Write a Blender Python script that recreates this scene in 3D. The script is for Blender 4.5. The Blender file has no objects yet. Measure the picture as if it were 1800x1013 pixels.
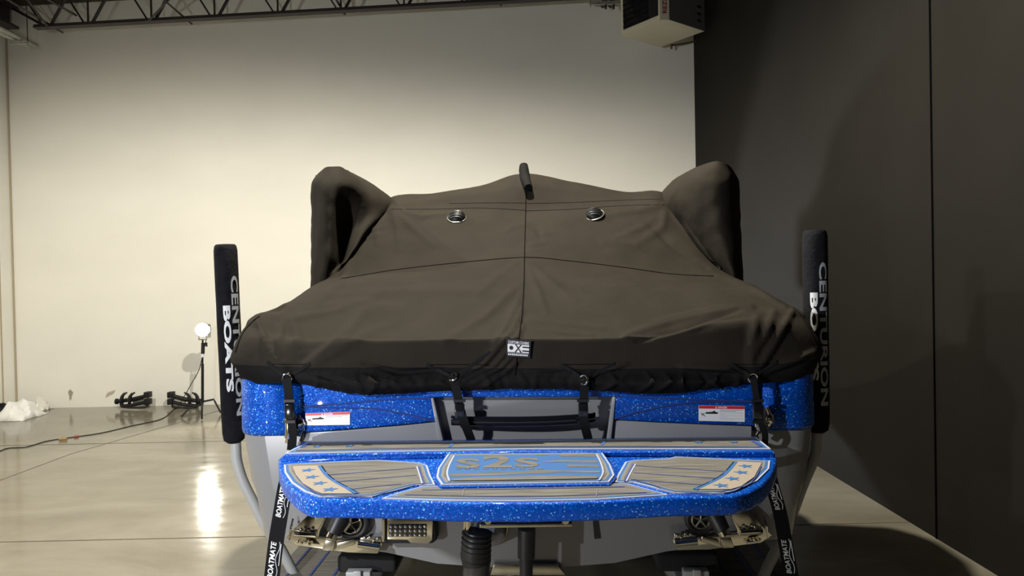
import bpy, bmesh, math, random
from mathutils import Vector, Matrix, noise
from mathutils.bvhtree import BVHTree
random.seed(4)
S = bpy.context.scene
COL = S.collection
# ------------------------------------------------------------------ camera
F = 1250.0
H = 1.9                                     # camera height above the floor
CAM = Vector((0, 0, H))
R = (Matrix.Rotation(-4/F, 3, 'Z') @ Matrix.Rotation(math.pi/2 - 15.5/F, 3, 'X') @ Matrix.Rotation(-0.02, 3, 'Z'))
cd = bpy.data.cameras.new('camera'); cd.sensor_width = 36; cd.lens = 36*F/1800; cd.clip_start = .05; cd.clip_end = 60
cam = bpy.data.objects.new('camera', cd); COL.objects.link(cam)
cam.matrix_world = Matrix.Translation(CAM) @ R.to_4x4()
S.camera = cam
S.view_settings.view_transform = 'Standard'; S.view_settings.look = 'None'
S.view_settings.gamma = 1; S.view_settings.exposure = 0.15; S.view_settings.use_curve_mapping = False
# ------------------------------------------------------------------ world and lights
W = bpy.data.worlds.new('world'); S.world = W; W.use_nodes = True
W.node_tree.nodes['Background'].inputs[0].default_value = (.9, .85, .75, 1)
W.node_tree.nodes['Background'].inputs[1].default_value = 0.02

def light(name, typ, loc, power, col, target=None, size=.1, spot=None, blend=.15):
    l = bpy.data.lights.new(name, typ); l.energy = power; l.color = col
    if typ == 'AREA': l.size = size
    else: l.shadow_soft_size = size
    if typ == 'SPOT': l.spot_size = math.radians(spot); l.spot_blend = blend
    o = bpy.data.objects.new(name, l); COL.objects.link(o); o.location = loc
    if target is not None:
        o.rotation_euler = (Vector(target)-Vector(loc)).to_track_quat('-Z', 'Y').to_euler()
    return o
# hooded high bay fitting over the boat: lights the cover, floor and far wall, not the roof
light('high_bay_light', 'SPOT', (-.35, 4.1, 5.35), 1500, (1, .935, .78), (-.5, 4.7, 0), .05, 168, .46)
light('added_wall_wash_light', 'SPOT', (-4.6, 5.2, 5.4), 850, (1, .94, .80), (-4.6, 6.2, 0), .05, 168, .46)  # added wall wash, no known fitting: evens the back wall towards the left
# low work light behind the camera to the left
light('rear_work_light', 'SPOT', (-1.95, 1.0, 0.92), 95, (.97, .98, 1), (-1.30, 1.75, .62), .02, 80, .25)
# work light standing behind the bow, aimed at the dark wall
light('bow_work_light', 'SPOT', (-.35, 10.85, 1.4), 620, (.95, .97, 1), (3.0, 5.5, .7), .03, 100, .3)
# soft fill high behind the camera
light('rear_soft_light', 'AREA', (-2.5, .5, 2.65), 130, (.93, .96, 1), (.0, 3.2, 2.2), .12)

# ------------------------------------------------------------------ projection helpers (pixel of the photo -> point of the place)
def ray(px, py):
    return (R @ Vector(((px-900)/F, -(py-506.5)/F, -1))).normalized()
def P(px, py, Y):
    d = ray(px, py); return CAM + d*(Y/d.y)
def G(px, py, Z):
    d = ray(px, py); return CAM + d*((Z-H)/d.z)
TH = .045
BO = Vector((.045, 3.11, 0)); BX = Vector((math.cos(TH), -math.sin(TH), 0)); BY = Vector((math.sin(TH), math.cos(TH), 0)); BZ = Vector((0, 0, 1))
def L(x, y, z): return BO + BX*x + BY*y + BZ*z
def B(px, py, yl):
    d = ray(px, py); t = (BO + BY*yl - CAM).dot(BY)/d.dot(BY); return CAM + d*t

# ------------------------------------------------------------------ materials
def mat(name, col, rough=.6, metal=0, coat=0, emis=None, estr=0, spec=None):
    m = bpy.data.materials.new(name); m.use_nodes = True
    b = m.node_tree.nodes['Principled BSDF']
    b.inputs['Base Color'].default_value = (*col, 1); b.inputs['Roughness'].default_value = rough; b.inputs['Metallic'].default_value = metal
    if coat: b.inputs['Coat Weight'].default_value = coat; b.inputs['Coat Roughness'].default_value = .04
    if emis: b.inputs['Emission Color'].default_value = (*emis, 1); b.inputs['Emission Strength'].default_value = estr
    if spec is not None: b.inputs['Specular IOR Level'].default_value = spec
    return m
def nn(m, t, **kw):
    n = m.node_tree.nodes.new(t)
    for k, v in kw.items(): setattr(n, k, v)
    return n
def lk(m, a, b): m.node_tree.links.new(a, b)
def coords(m, scale=(1, 1, 1)):
    tc = nn(m, 'ShaderNodeNewGeometry'); mp = nn(m, 'ShaderNodeMapping'); mp.inputs['Scale'].default_value = scale
    lk(m, tc.outputs['Position'], mp.inputs['Vector']); return mp.outputs[0]
def noisy(m, c1, c2, scale=(1, 1, 1), nscale=3, lo=.35, hi=.65, bump=0, bscale=None, rough=None, detail=6):
    b = m.node_tree.nodes['Principled BSDF']; v = coords(m, scale)
    n = nn(m, 'ShaderNodeTexNoise'); n.inputs['Scale'].default_value = nscale; n.inputs['Detail'].default_value = detail; lk(m, v, n.inputs['Vector'])
    r = nn(m, 'ShaderNodeValToRGB'); r.color_ramp.elements[0].position = lo; r.color_ramp.elements[1].position = hi
    r.color_ramp.elements[0].color = (*c1, 1); r.color_ramp.elements[1].color = (*c2, 1)
    lk(m, n.outputs['Fac'], r.inputs[0]); lk(m, r.outputs[0], b.inputs['Base Color'])
    if rough:
        mr = nn(m, 'ShaderNodeMapRange'); mr.inputs[3].default_value = rough[0]; mr.inputs[4].default_value = rough[1]
        lk(m, n.outputs['Fac'], mr.inputs[0]); lk(m, mr.outputs[0], b.inputs['Roughness'])
    if bump:
        n2 = nn(m, 'ShaderNodeTexNoise'); n2.inputs['Scale'].default_value = bscale or nscale*4; n2.inputs['Detail'].default_value = 4; lk(m, v, n2.inputs['Vector'])
        bp = nn(m, 'ShaderNodeBump'); bp.inputs['Strength'].default_value = bump; bp.inputs['Distance'].default_value = .01
        lk(m, n2.outputs['Fac'], bp.inputs['Height']); lk(m, bp.outputs[0], b.inputs['Normal'])
    return m
M = {}
M['wall'] = noisy(mat('cream_wall_paint', (.78, .75, .67), .7), (.77, .755, .70), (.82, .805, .75), (1, 1, 2), .7, .3, .7, .15, 40)
M['dark_wall'] = noisy(mat('charcoal_wall_paint', (.05, .046, .04), .7, spec=.08), (.0115, .0105, .0088), (.014, .0128, .0108), (1, 1, 1), 1.2, .3, .7, .1, 60)
M['seam_dark'] = mat('wall_joint_dark', (.002, .002, .002), .9, spec=0)
M['seam_lite'] = mat('wall_joint_tan', (.42, .36, .26), .9)
M['deck'] = noisy(mat('brown_roof_deck', (.03, .02, .016), .7), (.022, .016, .014), (.05, .034, .022), (1, 1, 1), 3, .3, .8)
M['truss'] = mat('brown_black_joist_steel', (.03, .022, .022), .55)
M['galv'] = noisy(mat('galvanized_steel', (.45, .46, .42), .4, .7), (.38, .39, .36), (.52, .53, .48), nscale=8)
M['heater'] = noisy(mat('beige_sheet_steel', (.5, .48, .38), .5), (.50, .47, .36), (.54, .51, .4), nscale=2)
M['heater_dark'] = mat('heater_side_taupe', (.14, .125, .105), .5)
M['black'] = mat('black_plastic', (.008, .008, .009), .5, spec=.35)
M['black_gloss'] = mat('black_gloss', (.008, .008, .01), .12, coat=.6)
M['black_matte'] = mat('black_carpet', (.01, .01, .011), .95)
M['red'] = mat('red_print', (.55, .02, .03), .4)
M['dred'] = mat('dark_red_print', (.25, .012, .02), .5)
M['white'] = mat('white_vinyl', (.75, .75, .78), .35)
M['ink'] = mat('grey_ink', (.25, .25, .27), .6)
M['blackink'] = mat('black_ink', (.01, .01, .012), .6)
M['sleeve'] = noisy(mat('black_sleeve_fabric', (.006, .006, .008), .95, spec=.15), (.006, .006, .008), (.010, .010, .0125), nscale=20, bump=.3, bscale=60)
M['silver_print'] = mat('silver_print', (.32, .33, .35), .45)
M['white_print'] = mat('white_print', (.72, .72, .74), .45)
M['web'] = mat('black_webbing', (.006, .006, .007), .9, spec=.2)
M['chrome'] = mat('polished_stainless', (.72, .68, .58), .09, 1)
M['chrome2'] = noisy(mat('brushed_stainless', (.5, .47, .4), .22, 1), (.42, .39, .33), (.6, .57, .48), nscale=10)
M['grey_gel'] = mat('grey_gelcoat', (.20, .20, .205), .28, coat=.5)
M['lgrey'] = mat('light_grey_gelcoat', (.25, .255, .27), .25, coat=.5)
M['post'] = mat('grey_painted_tube', (.36, .36, .36), .35)
M['rubber'] = mat('black_rubber', (.015, .015, .017), .45)
M['pipe'] = mat('dark_steel_pipe', (.1, .1, .11), .25, .8)
M['tan'] = mat('tan_plug', (.35, .2, .06), .5)
M['plastic_white'] = mat('white_plastic_film', (.85, .85, .84), .35)
M['film'] = mat('cloudy_plastic_film', (.78, .76, .7), .3)
M['lamp'] = mat('lamp_glow', (1, 1, 1), .5, emis=(1, .96, .86), estr=9)
M['copper'] = mat('copper_tube', (.35, .25, .1), .35, .8)
M['patch'] = mat('bare_plaster', (.35, .3, .22), .9)
M['cream'] = mat('cream_foam', (.23, .195, .155), .8)
M['pad_white'] = mat('white_foam_line', (.28, .30, .39), .7)
M['pad_blue'] = mat('light_blue_foam', (.006, .075, .24), .75)
M['pad_dblue'] = mat('dark_blue_foam', (.01, .03, .16), .8)
M['pad_grey'] = mat('grey_foam', (.13, .13, .13), .8)
M['teak'] = noisy(mat('faux_teak_foam_grey', (.2, .18, .14), .8), (.05, .047, .04), (.135, .125, .107), (3, 40, 1), 2.2, .3, .7, .15, 20)
M['pond'] = mat('oxide', (.3, .3, .3), .5)
M['vent_rim'] = mat('dull_metal_rim', (.22, .21, .19), .35, .8)
M['glass_lens'] = mat('lamp_lens', (.6, .58, .5), .08, .9)

def make_flake(name, dark, lite, amount, r):
    m = mat(name, dark, r, .15, coat=.45, spec=.12); b = m.node_tree.nodes['Principled BSDF']
    v = coords(m)
    vo = nn(m, 'ShaderNodeTexVoronoi'); vo.inputs['Scale'].default_value = 260; lk(m, v, vo.inputs['Vector'])
    sep = nn(m, 'ShaderNodeSeparateColor'); lk(m, vo.outputs['Color'], sep.inputs[0])
    rp = nn(m, 'ShaderNodeValToRGB'); rp.color_ramp.interpolation = 'CONSTANT'; e = rp.color_ramp.elements
    e[0].position = .0; e[0].color = (*dark, 1); e[1].position = 1-amount*.3; e[1].color = (*lite, 1)
    k = e.new(.45); k.color = (dark[0]*1.3, dark[1]*1.5, min(1, dark[2]*1.3), 1)
    k2 = e.new(1-amount); k2.color = (.01, .22, .9, 1)
    lk(m, sep.outputs[0], rp.inputs[0]); lk(m, rp.outputs[0], b.inputs['Base Color'])
    # every flake sits at its own angle
    g = nn(m, 'ShaderNodeNewGeometry'); sub = nn(m, 'ShaderNodeVectorMath', operation='SUBTRACT'); sub.inputs[1].default_value = (.5, .5, .5)
    lk(m, vo.outputs['Color'], sub.inputs[0]); sc = nn(m, 'ShaderNodeVectorMath', operation='SCALE'); sc.inputs['Scale'].default_value = .5
    lk(m, sub.outputs[0], sc.inputs[0]); ad = nn(m, 'ShaderNodeVectorMath', operation='ADD'); lk(m, g.outputs['Normal'], ad.inputs[0]); lk(m, sc.outputs[0], ad.inputs[1])
    no = nn(m, 'ShaderNodeVectorMath', operation='NORMALIZE'); lk(m, ad.outputs[0], no.inputs[0]); lk(m, no.outputs[0], b.inputs['Normal'])
    return m
M['flake'] = make_flake('blue_metal_flake_gelcoat', (.0005, .042, .30), (.25, .65, 1.0), .10, .4)

def make_floor():
    m = mat('polished_concrete', (.4, .37, .3), .2); b = m.node_tree.nodes['Principled BSDF']
    v = coords(m, (.6, 1.3, 1))
    n = nn(m, 'ShaderNodeTexNoise'); n.inputs['Scale'].default_value = 1.1; n.inputs['Detail'].default_value = 9; n.inputs['Roughness'].default_value = .62; n.inputs['Distortion'].default_value = .5
    lk(m, v, n.inputs['Vector'])
    r = nn(m, 'ShaderNodeValToRGB'); e = r.color_ramp.elements
    e[0].position = .28; e[0].color = (.155, .14, .104, 1); e[1].position = .75; e[1].color = (.27, .25, .20, 1)
    lk(m, n.outputs['Fac'], r.inputs[0]); lk(m, r.outputs[0], b.inputs['Base Color'])
    mr = nn(m, 'ShaderNodeMapRange'); mr.inputs[1].default_value = .3; mr.inputs[2].default_value = .7; mr.inputs[3].default_value = .09; mr.inputs[4].default_value = .16; b.inputs['Specular IOR Level'].default_value = .3
    n2 = nn(m, 'ShaderNodeTexNoise'); n2.inputs['Scale'].default_value = 4; n2.inputs['Detail'].default_value = 5; lk(m, v, n2.inputs['Vector'])
    lk(m, n2.outputs['Fac'], mr.inputs[0]); lk(m, mr.outputs[0], b.inputs['Roughness'])
    return m
M['floor'] = make_floor()
def make_cover(name, c1, c2):
    m = mat(name, c1, .82); b = m.node_tree.nodes['Principled BSDF']
    b.inputs['Specular IOR Level'].default_value = .07; b.inputs['Sheen Weight'].default_value = .0; b.inputs['Sheen Roughness'].default_value = .5
    v = coords(m)
    n = nn(m, 'ShaderNodeTexNoise'); n.inputs['Scale'].default_value = 5; n.inputs['Detail'].default_value = 5; lk(m, v, n.inputs['Vector'])
    r = nn(m, 'ShaderNodeValToRGB'); e = r.color_ramp.elements; e[0].position = .3; e[1].position = .7; e[0].color = (*c1, 1); e[1].color = (*c2, 1)
    lk(m, n.outputs['Fac'], r.inputs[0]); lk(m, r.outputs[0], b.inputs['Base Color'])
    n2 = nn(m, 'ShaderNodeTexNoise'); n2.inputs['Scale'].default_value = 9; n2.inputs['Detail'].default_value = 3; lk(m, v, n2.inputs['Vector'])
    n3 = nn(m, 'ShaderNodeTexNoise'); n3.inputs['Scale'].default_value = 500; lk(m, v, n3.inputs['Vector'])
    b1 = nn(m, 'ShaderNodeBump'); b1.inputs['Strength'].default_value = .25; b1.inputs['Distance'].default_value = .02; lk(m, n2.outputs['Fac'], b1.inputs['Height'])
    b2 = nn(m, 'ShaderNodeBump'); b2.inputs['Strength'].default_value = .15; b2.inputs['Distance'].default_value = .001; lk(m, n3.outputs['Fac'], b2.inputs['Height']); lk(m, b1.outputs[0], b2.inputs['Normal'])
    lk(m, b2.outputs[0], b.inputs['Normal'])
    return m
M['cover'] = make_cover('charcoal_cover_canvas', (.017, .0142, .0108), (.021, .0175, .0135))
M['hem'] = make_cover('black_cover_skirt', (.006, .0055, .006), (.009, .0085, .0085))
M['seam'] = mat('black_seam_tape', (.003, .003, .003), .95, spec=.05)

# ------------------------------------------------------------------ mesh building
class MB:
    def __init__(s): s.v = []; s.f = []; s.m = []
    def add(s, vs, fs, mi=0):
        o = len(s.v); s.v += [Vector(v) for v in vs]; s.f += [tuple(i+o for i in f) for f in fs]; s.m += [mi]*len(fs)
        return s
    def hexa(s, p, mi=0):      # 8 corners: bottom 4 then top 4
        return s.add(p, [(3, 2, 1, 0), (4, 5, 6, 7), (0, 1, 5, 4), (1, 2, 6, 5), (2, 3, 7, 6), (3, 0, 4, 7)], mi)
    def box(s, c, sx, sy, sz, ax=None, mi=0):
        X, Y, Z = ax or (Vector((1, 0, 0)), Vector((0, 1, 0)), Vector((0, 0, 1))); c = Vector(c)
        return s.hexa([c + X*a*sx/2 + Y*b*sy/2 + Z*d*sz/2 for d in (-1, 1) for a, b in ((-1, -1), (1, -1), (1, 1), (-1, 1))], mi)
    def tube(s, pts, r, n=12, mi=0, caps=True, smooth=False):
        pts = [Vector(p) for p in pts]
        if smooth: pts = spline(pts, 6)
        rs = r if isinstance(r, (list, tuple)) else [r]*len(pts)
        if len(rs) != len(pts): rs = [rs[min(len(rs)-1, int(i*len(rs)/len(pts)))] for i in range(len(pts))]
        vs = []; prev = None
        for i, p in enumerate(pts):
            d = (pts[min(i+1, len(pts)-1)] - pts[max(i-1, 0)])
            d = d.normalized() if d.length > 1e-9 else Vector((0, 0, 1))
            if prev is None:
                a = Vector((0, 0, 1)) if abs(d.z) < .9 else Vector((1, 0, 0)); u = d.cross(a).normalized()
            else:
                u = (prev - d*prev.dot(d)); u = u.normalized() if u.length > 1e-6 else d.orthogonal().normalized()
            prev = u; w = d.cross(u)
            vs += [p + (u*math.cos(2*math.pi*k/n) + w*math.sin(2*math.pi*k/n))*rs[i] for k in range(n)]
        fs = [(i*n+k, i*n+(k+1) % n, (i+1)*n+(k+1) % n, (i+1)*n+k) for i in range(len(pts)-1) for k in range(n)]
        if caps: fs += [tuple(range(n-1, -1, -1)), tuple((len(pts)-1)*n+k for k in range(n))]
        return s.add(vs, fs, mi)
    def ring(s, c, nrm, R_, r, n=24, mi=0, a0=0, a1=2*math.pi):
        nrm = Vector(nrm).normalized(); u = nrm.orthogonal().normalized(); w = nrm.cross(u); c = Vector(c)
        full = abs(a1-a0-2*math.pi) < 1e-6
        pts = [c + (u*math.cos(a0+(a1-a0)*k/n)+w*math.sin(a0+(a1-a0)*k/n))*R_ for k in range(n+1)]
        return s.tube(pts, r, 8, mi, caps=not full)
    def disc(s, c, nrm, R_, h, n=24, mi=0):
        nrm = Vector(nrm).normalized(); c = Vector(c)
        return s.tube([c, c+nrm*h], R_, n, mi)
    def dome(s, c, nrm, R_, hgt, n=14, k=5, mi=0):
        nrm = Vector(nrm).normalized(); c = Vector(c)
        pts = [c + nrm*hgt*math.sin(math.pi/2*i/k) for i in range(k+1)]
        rs = [max(R_*math.cos(math.pi/2*i/k), 1e-4) for i in range(k+1)]
        return s.tube(pts, rs, n, mi)
    def prism(s, poly, off, mi=0):
        n = len(poly); poly = [Vector(p) for p in poly]; off = Vector(off)
        return s.add(poly + [p+off for p in poly], [tuple(range(n-1, -1, -1)), tuple(range(n, 2*n))] + [(i, (i+1) % n, n+(i+1) % n, n+i) for i in range(n)], mi)
    def ribbon(s, pts, wv, w, t, mi=0, sm=True):
        pts = [Vector(p) for p in pts]
        if sm: pts = spline(pts, 5)
        wv = Vector(wv).normalized(); vs = []
        for i, p in enumerate(pts):
            d = (pts[min(i+1, len(pts)-1)] - pts[max(i-1, 0)]).normalized(); u = (wv - d*wv.dot(d)).normalized(); n = d.cross(u)
            vs += [p+u*w/2+n*t/2, p-u*w/2+n*t/2, p-u*w/2-n*t/2, p+u*w/2-n*t/2]
        fs = [(i*4+k, i*4+(k+1) % 4, i*4+4+(k+1) % 4, i*4+4+k) for i in range(len(pts)-1) for k in range(4)]
        fs += [(3, 2, 1, 0), tuple((len(pts)-1)*4+k for k in range(4))]
        return s.add(vs, fs, mi)
    def grid(s, rows, closed=False, mi=0):
        nr = len(rows); nc = len(rows[0]); vs = [p for r in rows for p in r]; fs = []
        for i in range(nr-1):
            for j in range(nc if closed else nc-1):
                fs.append((i*nc+j, i*nc+(j+1) % nc, (i+1)*nc+(j+1) % nc, (i+1)*nc+j))
        return s.add(vs, fs, mi)
    def build(s, name, mats, root=None, smooth=False, angle=40, bevel=0, solid=0):
        me = bpy.data.meshes.new(name); off = getattr(root, '_o', None)
        o0 = Vector(ROOTS.get(root.name, (0, 0, 0))) if root else Vector((0, 0, 0))
        if root is None:
            lo = Vector((min(v.x for v in s.v), min(v.y for v in s.v), min(v.z for v in s.v))); hi = Vector((max(v.x for v in s.v), max(v.y for v in s.v), max(v.z for v in s.v)))
            o0 = Vector(((lo.x+hi.x)/2, (lo.y+hi.y)/2, lo.z))
        me.from_pydata([v-o0 for v in s.v], [], s.f)
        if not isinstance(mats, (list, tuple)): mats = [mats]
        for m in mats: me.materials.append(M[m])
        for p, mi in zip(me.polygons, s.m): p.material_index = mi
        bm = bmesh.new(); bm.from_mesh(me); bmesh.ops.recalc_face_normals(bm, faces=bm.faces)
        if bevel:
            es = [e for e in bm.edges if len(e.link_faces) == 2 and e.calc_face_angle(0) > .6]
            bmesh.ops.bevel(bm, geom=es, offset=bevel, segments=3, profile=.5, affect='EDGES', clamp_overlap=True)
        if smooth or bevel:
            for f in bm.faces: f.smooth = True
            for e in bm.edges:
                if len(e.link_faces) == 2 and e.calc_face_angle(0) > math.radians(angle): e.smooth = False
        bm.to_mesh(me); bm.free()
        o = bpy.data.objects.new(name, me); COL.objects.link(o)
        if root: o.parent = root; ROOTS[o.name] = tuple(o0)
        else: o.location = o0; ROOTS[o.name] = tuple(o0)
        if solid:
            md = o.modifiers.new('thickness', 'SOLIDIFY'); md.thickness = solid; md.offset = -1
        return o
ROOTS = {}
def empty(name, loc):
    o = bpy.data.objects.new(name, None); COL.objects.link(o); o.location = loc; o.empty_display_size = .1; ROOTS[o.name] = tuple(loc); return o
def tag(o, label=None, cat=None, group=None, kind=None):
    if label: o['label'] = label
    if cat: o['category'] = cat
    if group: o['group'] = group
    if kind: o['kind'] = kind
    return o
def cr(p0, p1, p2, p3, t):
    return .5*((2*p1) + (p2-p0)*t + (2*p0-5*p1+4*p2-p3)*t*t + (3*p1-p0-3*p2+p3)*t*t*t)
def spline(pts, n):
    out = []
    for i in range(len(pts)-1):
        a = pts[max(i-1, 0)]; b = pts[i]; c = pts[i+1]; d = pts[min(i+2, len(pts)-1)]
        for k in range(n): out.append(cr(a, b, c, d, k/n))
    out.append(pts[-1]); return out
def patch(rows, nu, nv, closed=False):
    dense = []
    for r in rows:
        if closed:
            e = [r[-1]] + list(r) + [r[0], r[1]]; d = []
            for i in range(1, len(r)+1):
                for k in range(nu): d.append(cr(e[i-1], e[i], e[i+1], e[i+2], k/nu))
            dense.append(d)
        else: dense.append(spline(r, nu))
    cols = [spline([dense[i][j] for i in range(len(dense))], nv) for j in range(len(dense[0]))]
    return [[cols[j][i] for j in range(len(cols))] for i in range(len(cols[0]))]
def text2d(txt, bold=.0, shear=0, cut=0):
    c = bpy.data.curves.new('t', 'FONT'); c.body = txt; c.size = 1; c.offset = bold; c.shear = shear; c.resolution_u = 3
    o = bpy.data.objects.new('t', c); COL.objects.link(o); bpy.context.view_layer.update()
    me = bpy.data.meshes.new_from_object(o.evaluated_get(bpy.context.evaluated_depsgraph_get()))
    bm = bmesh.new(); bm.from_mesh(me); bmesh.ops.triangulate(bm, faces=bm.faces)
    if cut:
        xs = [v.co.x for v in bm.verts]; ys = [v.co.y for v in bm.verts]
        for k in range(1, cut):
            y = min(ys)+(max(ys)-min(ys))*k/cut
            bmesh.ops.bisect_plane(bm, geom=bm.verts[:]+bm.edges[:]+bm.faces[:], plane_co=(0, y, 0), plane_no=(0, 1, 0))
    vs = [v.co.copy() for v in bm.verts]; bm.verts.index_update(); fs = [tuple(v.index for v in f.verts) for f in bm.faces]
    bm.free(); bpy.data.objects.remove(o); bpy.data.curves.remove(c); bpy.data.meshes.remove(me)
    x0, x1 = min(v.x for v in vs), max(v.x for v in vs); y0, y1 = min(v.y for v in vs), max(v.y for v in vs)
    return [((v.x-x0)/(x1-x0), (v.y-y0)/(y1-y0)) for v in vs], fs
def quadmap(u, v, p00, p10, p11, p01):
    return (p00*(1-u)+p10*u)*(1-v) + (p01*(1-u)+p11*u)*v

# ================================================================== THE ROOM
WB = 11.3; XR = 2.99; XL = -7.87
def zc(x): return 6.33 + .037*(x-XL)
def wall(name, poly, off, m, **kw):
    o = MB().prism(poly, off).build(name, m); return tag(o, kind='structure')
Yr = -4.0
wall('floor', [(XL-.2, Yr, 0), (XR+.2, Yr, 0), (XR+.2, WB+.2, 0), (XL-.2, WB+.2, 0)], (0, 0, -.15), 'floor')
wall('wall_back', [(XL-.2, WB, 0), (XR+.2, WB, 0), (XR+.2, WB, 7.2), (XL-.2, WB, 7.2)], (0, .2, 0), 'wall')
wall('wall_right', [(XR, Yr, 0), (XR, WB, 0), (XR, WB, 7.2), (XR, Yr, 7.2)], (.2, 0, 0), 'dark_wall')
wall('wall_left', [(XL, Yr, 0), (XL, WB, 0), (XL, WB, 7.2), (XL, Yr, 7.2)], (-.2, 0, 0), 'wall')
wall('wall_front', [(XL-.2, Yr, 0), (XR+.2, Yr, 0), (XR+.2, Yr, 7.2), (XL-.2, Yr, 7.2)], (0, -.2, 0), 'dark_wall')
# corrugated roof deck, ribs run across the joists
mb = MB(); prof = []
y = Yr
while y < WB-.01:
    prof += [(y, 0), (y+.06, 0), (y+.09, .045), (y+.2, .045)]; y += .23
rows = [[Vector((x, min(yy, WB), zc(x)+zz)) for yy, zz in prof] for x in (XL-.1, XR+.1)]
rows2 = [[p+Vector((0, 0, .06)) for p in r] for r in rows[::-1]]
mb.grid(rows).grid(rows2)
tag(mb.build('ceiling', 'deck'), kind='structure')
# wall joints
tag(MB().box((XL+.012, WB-.012, 3.1), .02, .02, 6.2).build('trim_1', 'seam_lite'), kind='structure')
tag(MB().box((XL+.006, 11.0, 2.9), .012, .02, 5.8).build('trim_2', 'seam_lite'), kind='structure')
ys = G(1655, 940, 0).y
ysm = P(1640, 400, 1); ysm = XR/ (ysm.x)
tag(MB().box((XR-.003, ysm, 3.4), .006, .016, 6.8).build('trim_3', 'seam_dark'), kind='structure')
# saw joints and the thin crack of the slab
def strip(pts, w, z=.0015):
    mb = MB(); mb.ribbon([Vector((p.x, p.y, z)) for p in pts], (0, 1, 0) if abs(pts[-1].x-pts[0].x) > abs(pts[-1].y-pts[0].y) else (1, 0, 0), w, .002, sm=False); return mb
M['joint'] = mat('saw_cut', (.1, .09, .07), .8)
a = G(100, 952, 0); b_ = G(1450, 949, 0)
tag(strip([Vector((XL, a.y, 0)), Vector((XR, a.y+.02, 0))], .008).build('trim_4', 'joint'), kind='structure')
a = G(100, 782, 0)
tag(strip([Vector((XL, a.y, 0)), Vector((XR, a.y+.02, 0))], .010).build('trim_5', 'joint'), kind='structure')
tag(strip([G(0, 845, 0), G(123, 799, 0), G(359, 730, 0), G(385, 722, 0)], .008).build('trim_6', 'joint'), kind='structure')
# scuffs and a broken hole in the back wall
hp = []
for k in range(14):
    a = 2*math.pi*k/14; hp.append(P(124+math.cos(a)*(3.5+1.6*math.sin(5*k)), 694+math.sin(a)*(9+3*math.cos(3*k)), WB-.001))
t = MB().prism(hp, (0, -.004, 0)).build('wall_damage', 'patch')
tag(t, 'small chipped plaster hole low in the cream back wall', 'hole')
mb = MB()
for k in range(5): mb.tube([P(186+k*3, 699-k*1.5, WB-.001), P(190+k*3, 690-k, WB-.001)], .007, 6)
tag(mb.build('scuff_mark', 'seam_lite'), 'faint grey scuff strokes on back wall left of the black rack', 'scuff mark')

# ---- joist truss near the back wall
YT = 10.42
def zt(x): return P(62, 47, YT).z + .037*(x - P(62, 47, YT).x)
xl = P(62, 47, YT).x
tr = empty('roof_joist', (0, YT, zt(0)))
mb = MB()
for dy in (-.035, .035):
    a = Vector((xl, YT+dy, zt(xl))); b_ = Vector((XR, YT+dy, zt(XR)))
    mb.tube([a, b_], .02, 4); 
mb.ribbon([Vector((xl, YT, zt(xl)-.025)), Vector((XR, YT, zt(XR)-.025))], (0, 1, 0), .12, .012, sm=False)
mb.build('bottom_chord', 'truss', tr)
mb = MB()
for dy in (-.035, .035):
    mb.tube([Vector((XL, YT+dy, zc(XL)-.05)), Vector((XR, YT+dy, zc(XR)-.05))], .025, 4)
mb.build('top_chord', 'truss', tr)
nodes = [82]+[155+108*k for k in range(7)]
xn = [P(n, 45-n*.055, YT).x for n in nodes]
xn[2:] = [xn[1]+.92*k for k in range(1, len(xn)-1)]
while xn[-1]+.92 < XR: xn.append(xn[-1]+.92)
hw_ = .42
for i, x in enumerate(xn):
    for s in (-1, 1, 0):
        if s == 0 and i == 0: continue
        x2 = x + s*hw_*.98
        if x2 > XR-.02: continue
        MB().tube([Vector((x+s*.06, YT, zt(x)+.01)), Vector((x2, YT, zc(x2)-.05))], .022 if s == 1 else .014, 6).build('web_bar', 'truss', tr)
MB().tube([Vector((xl+.15, YT, zt(xl))), P(17, 12, 11.2)], .02, 6).build('web_bar', 'truss', tr)
tag(tr, 'long brown-black open web steel joist below the roof near the cream wall', 'joist')
def bridging(px, py, px2, label):
    e = P(px, py, 10.75); d = e + Vector((0, -5.5, .15))
    o = MB().tube([e, d], .018, 4).build('bridging_bar', 'truss'); tag(o, label, 'bar')
bridging(110, 57, 0, 'brown steel bridging angle crossing the left end of the roof joist')
bridging(337, 42, 0, 'brown steel bridging angle crossing the joist, second from the left')
bridging(606, 25, 0, 'brown steel bridging angle crossing the joist, third from the left')
bridging(881, 9, 0, 'brown steel bridging angle crossing the joist, nearest the unit heater')
for (x0, y0, x1, y1, lab) in ((48, 0, 84, 47, 'steep brown cross brace at the left end of the joist'), (100, 8, 134, 27, 'short brown angle brace hanging from the deck by the left joist bay'), (300, -4, 262, 36, 'brown cross brace rising over the third joist bay')):
    tp = P(x0, y0, 9.9); bt_ = P(x1, y1, YT-.09); tp = bt_+(tp-bt_)*((zc(bt_.x)-.02-bt_.z)/max(.05, tp.z-bt_.z))
    tag(MB().tube([tp, bt_], .018, 4).build('cross_brace', 'truss'), lab, 'brace')
# girder along the left wall, dark end
mb = MB(); 
e = P(14, 50, 11.1); zg = e.z
for zz, w in ((zg+.02, .3), (zc(XL)-.06, .3)): mb.box((XL+.16, 6.2, zz), w, 9.9, .04)
mb.box((XL+.16, 6.2, (zg+zc(XL))/2), .03, 9.9, zc(XL)-zg-.1)
tag(mb.build('eave_girder', 'truss'), 'dark steel girder under the roof along the left wall', 'girder')
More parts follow.
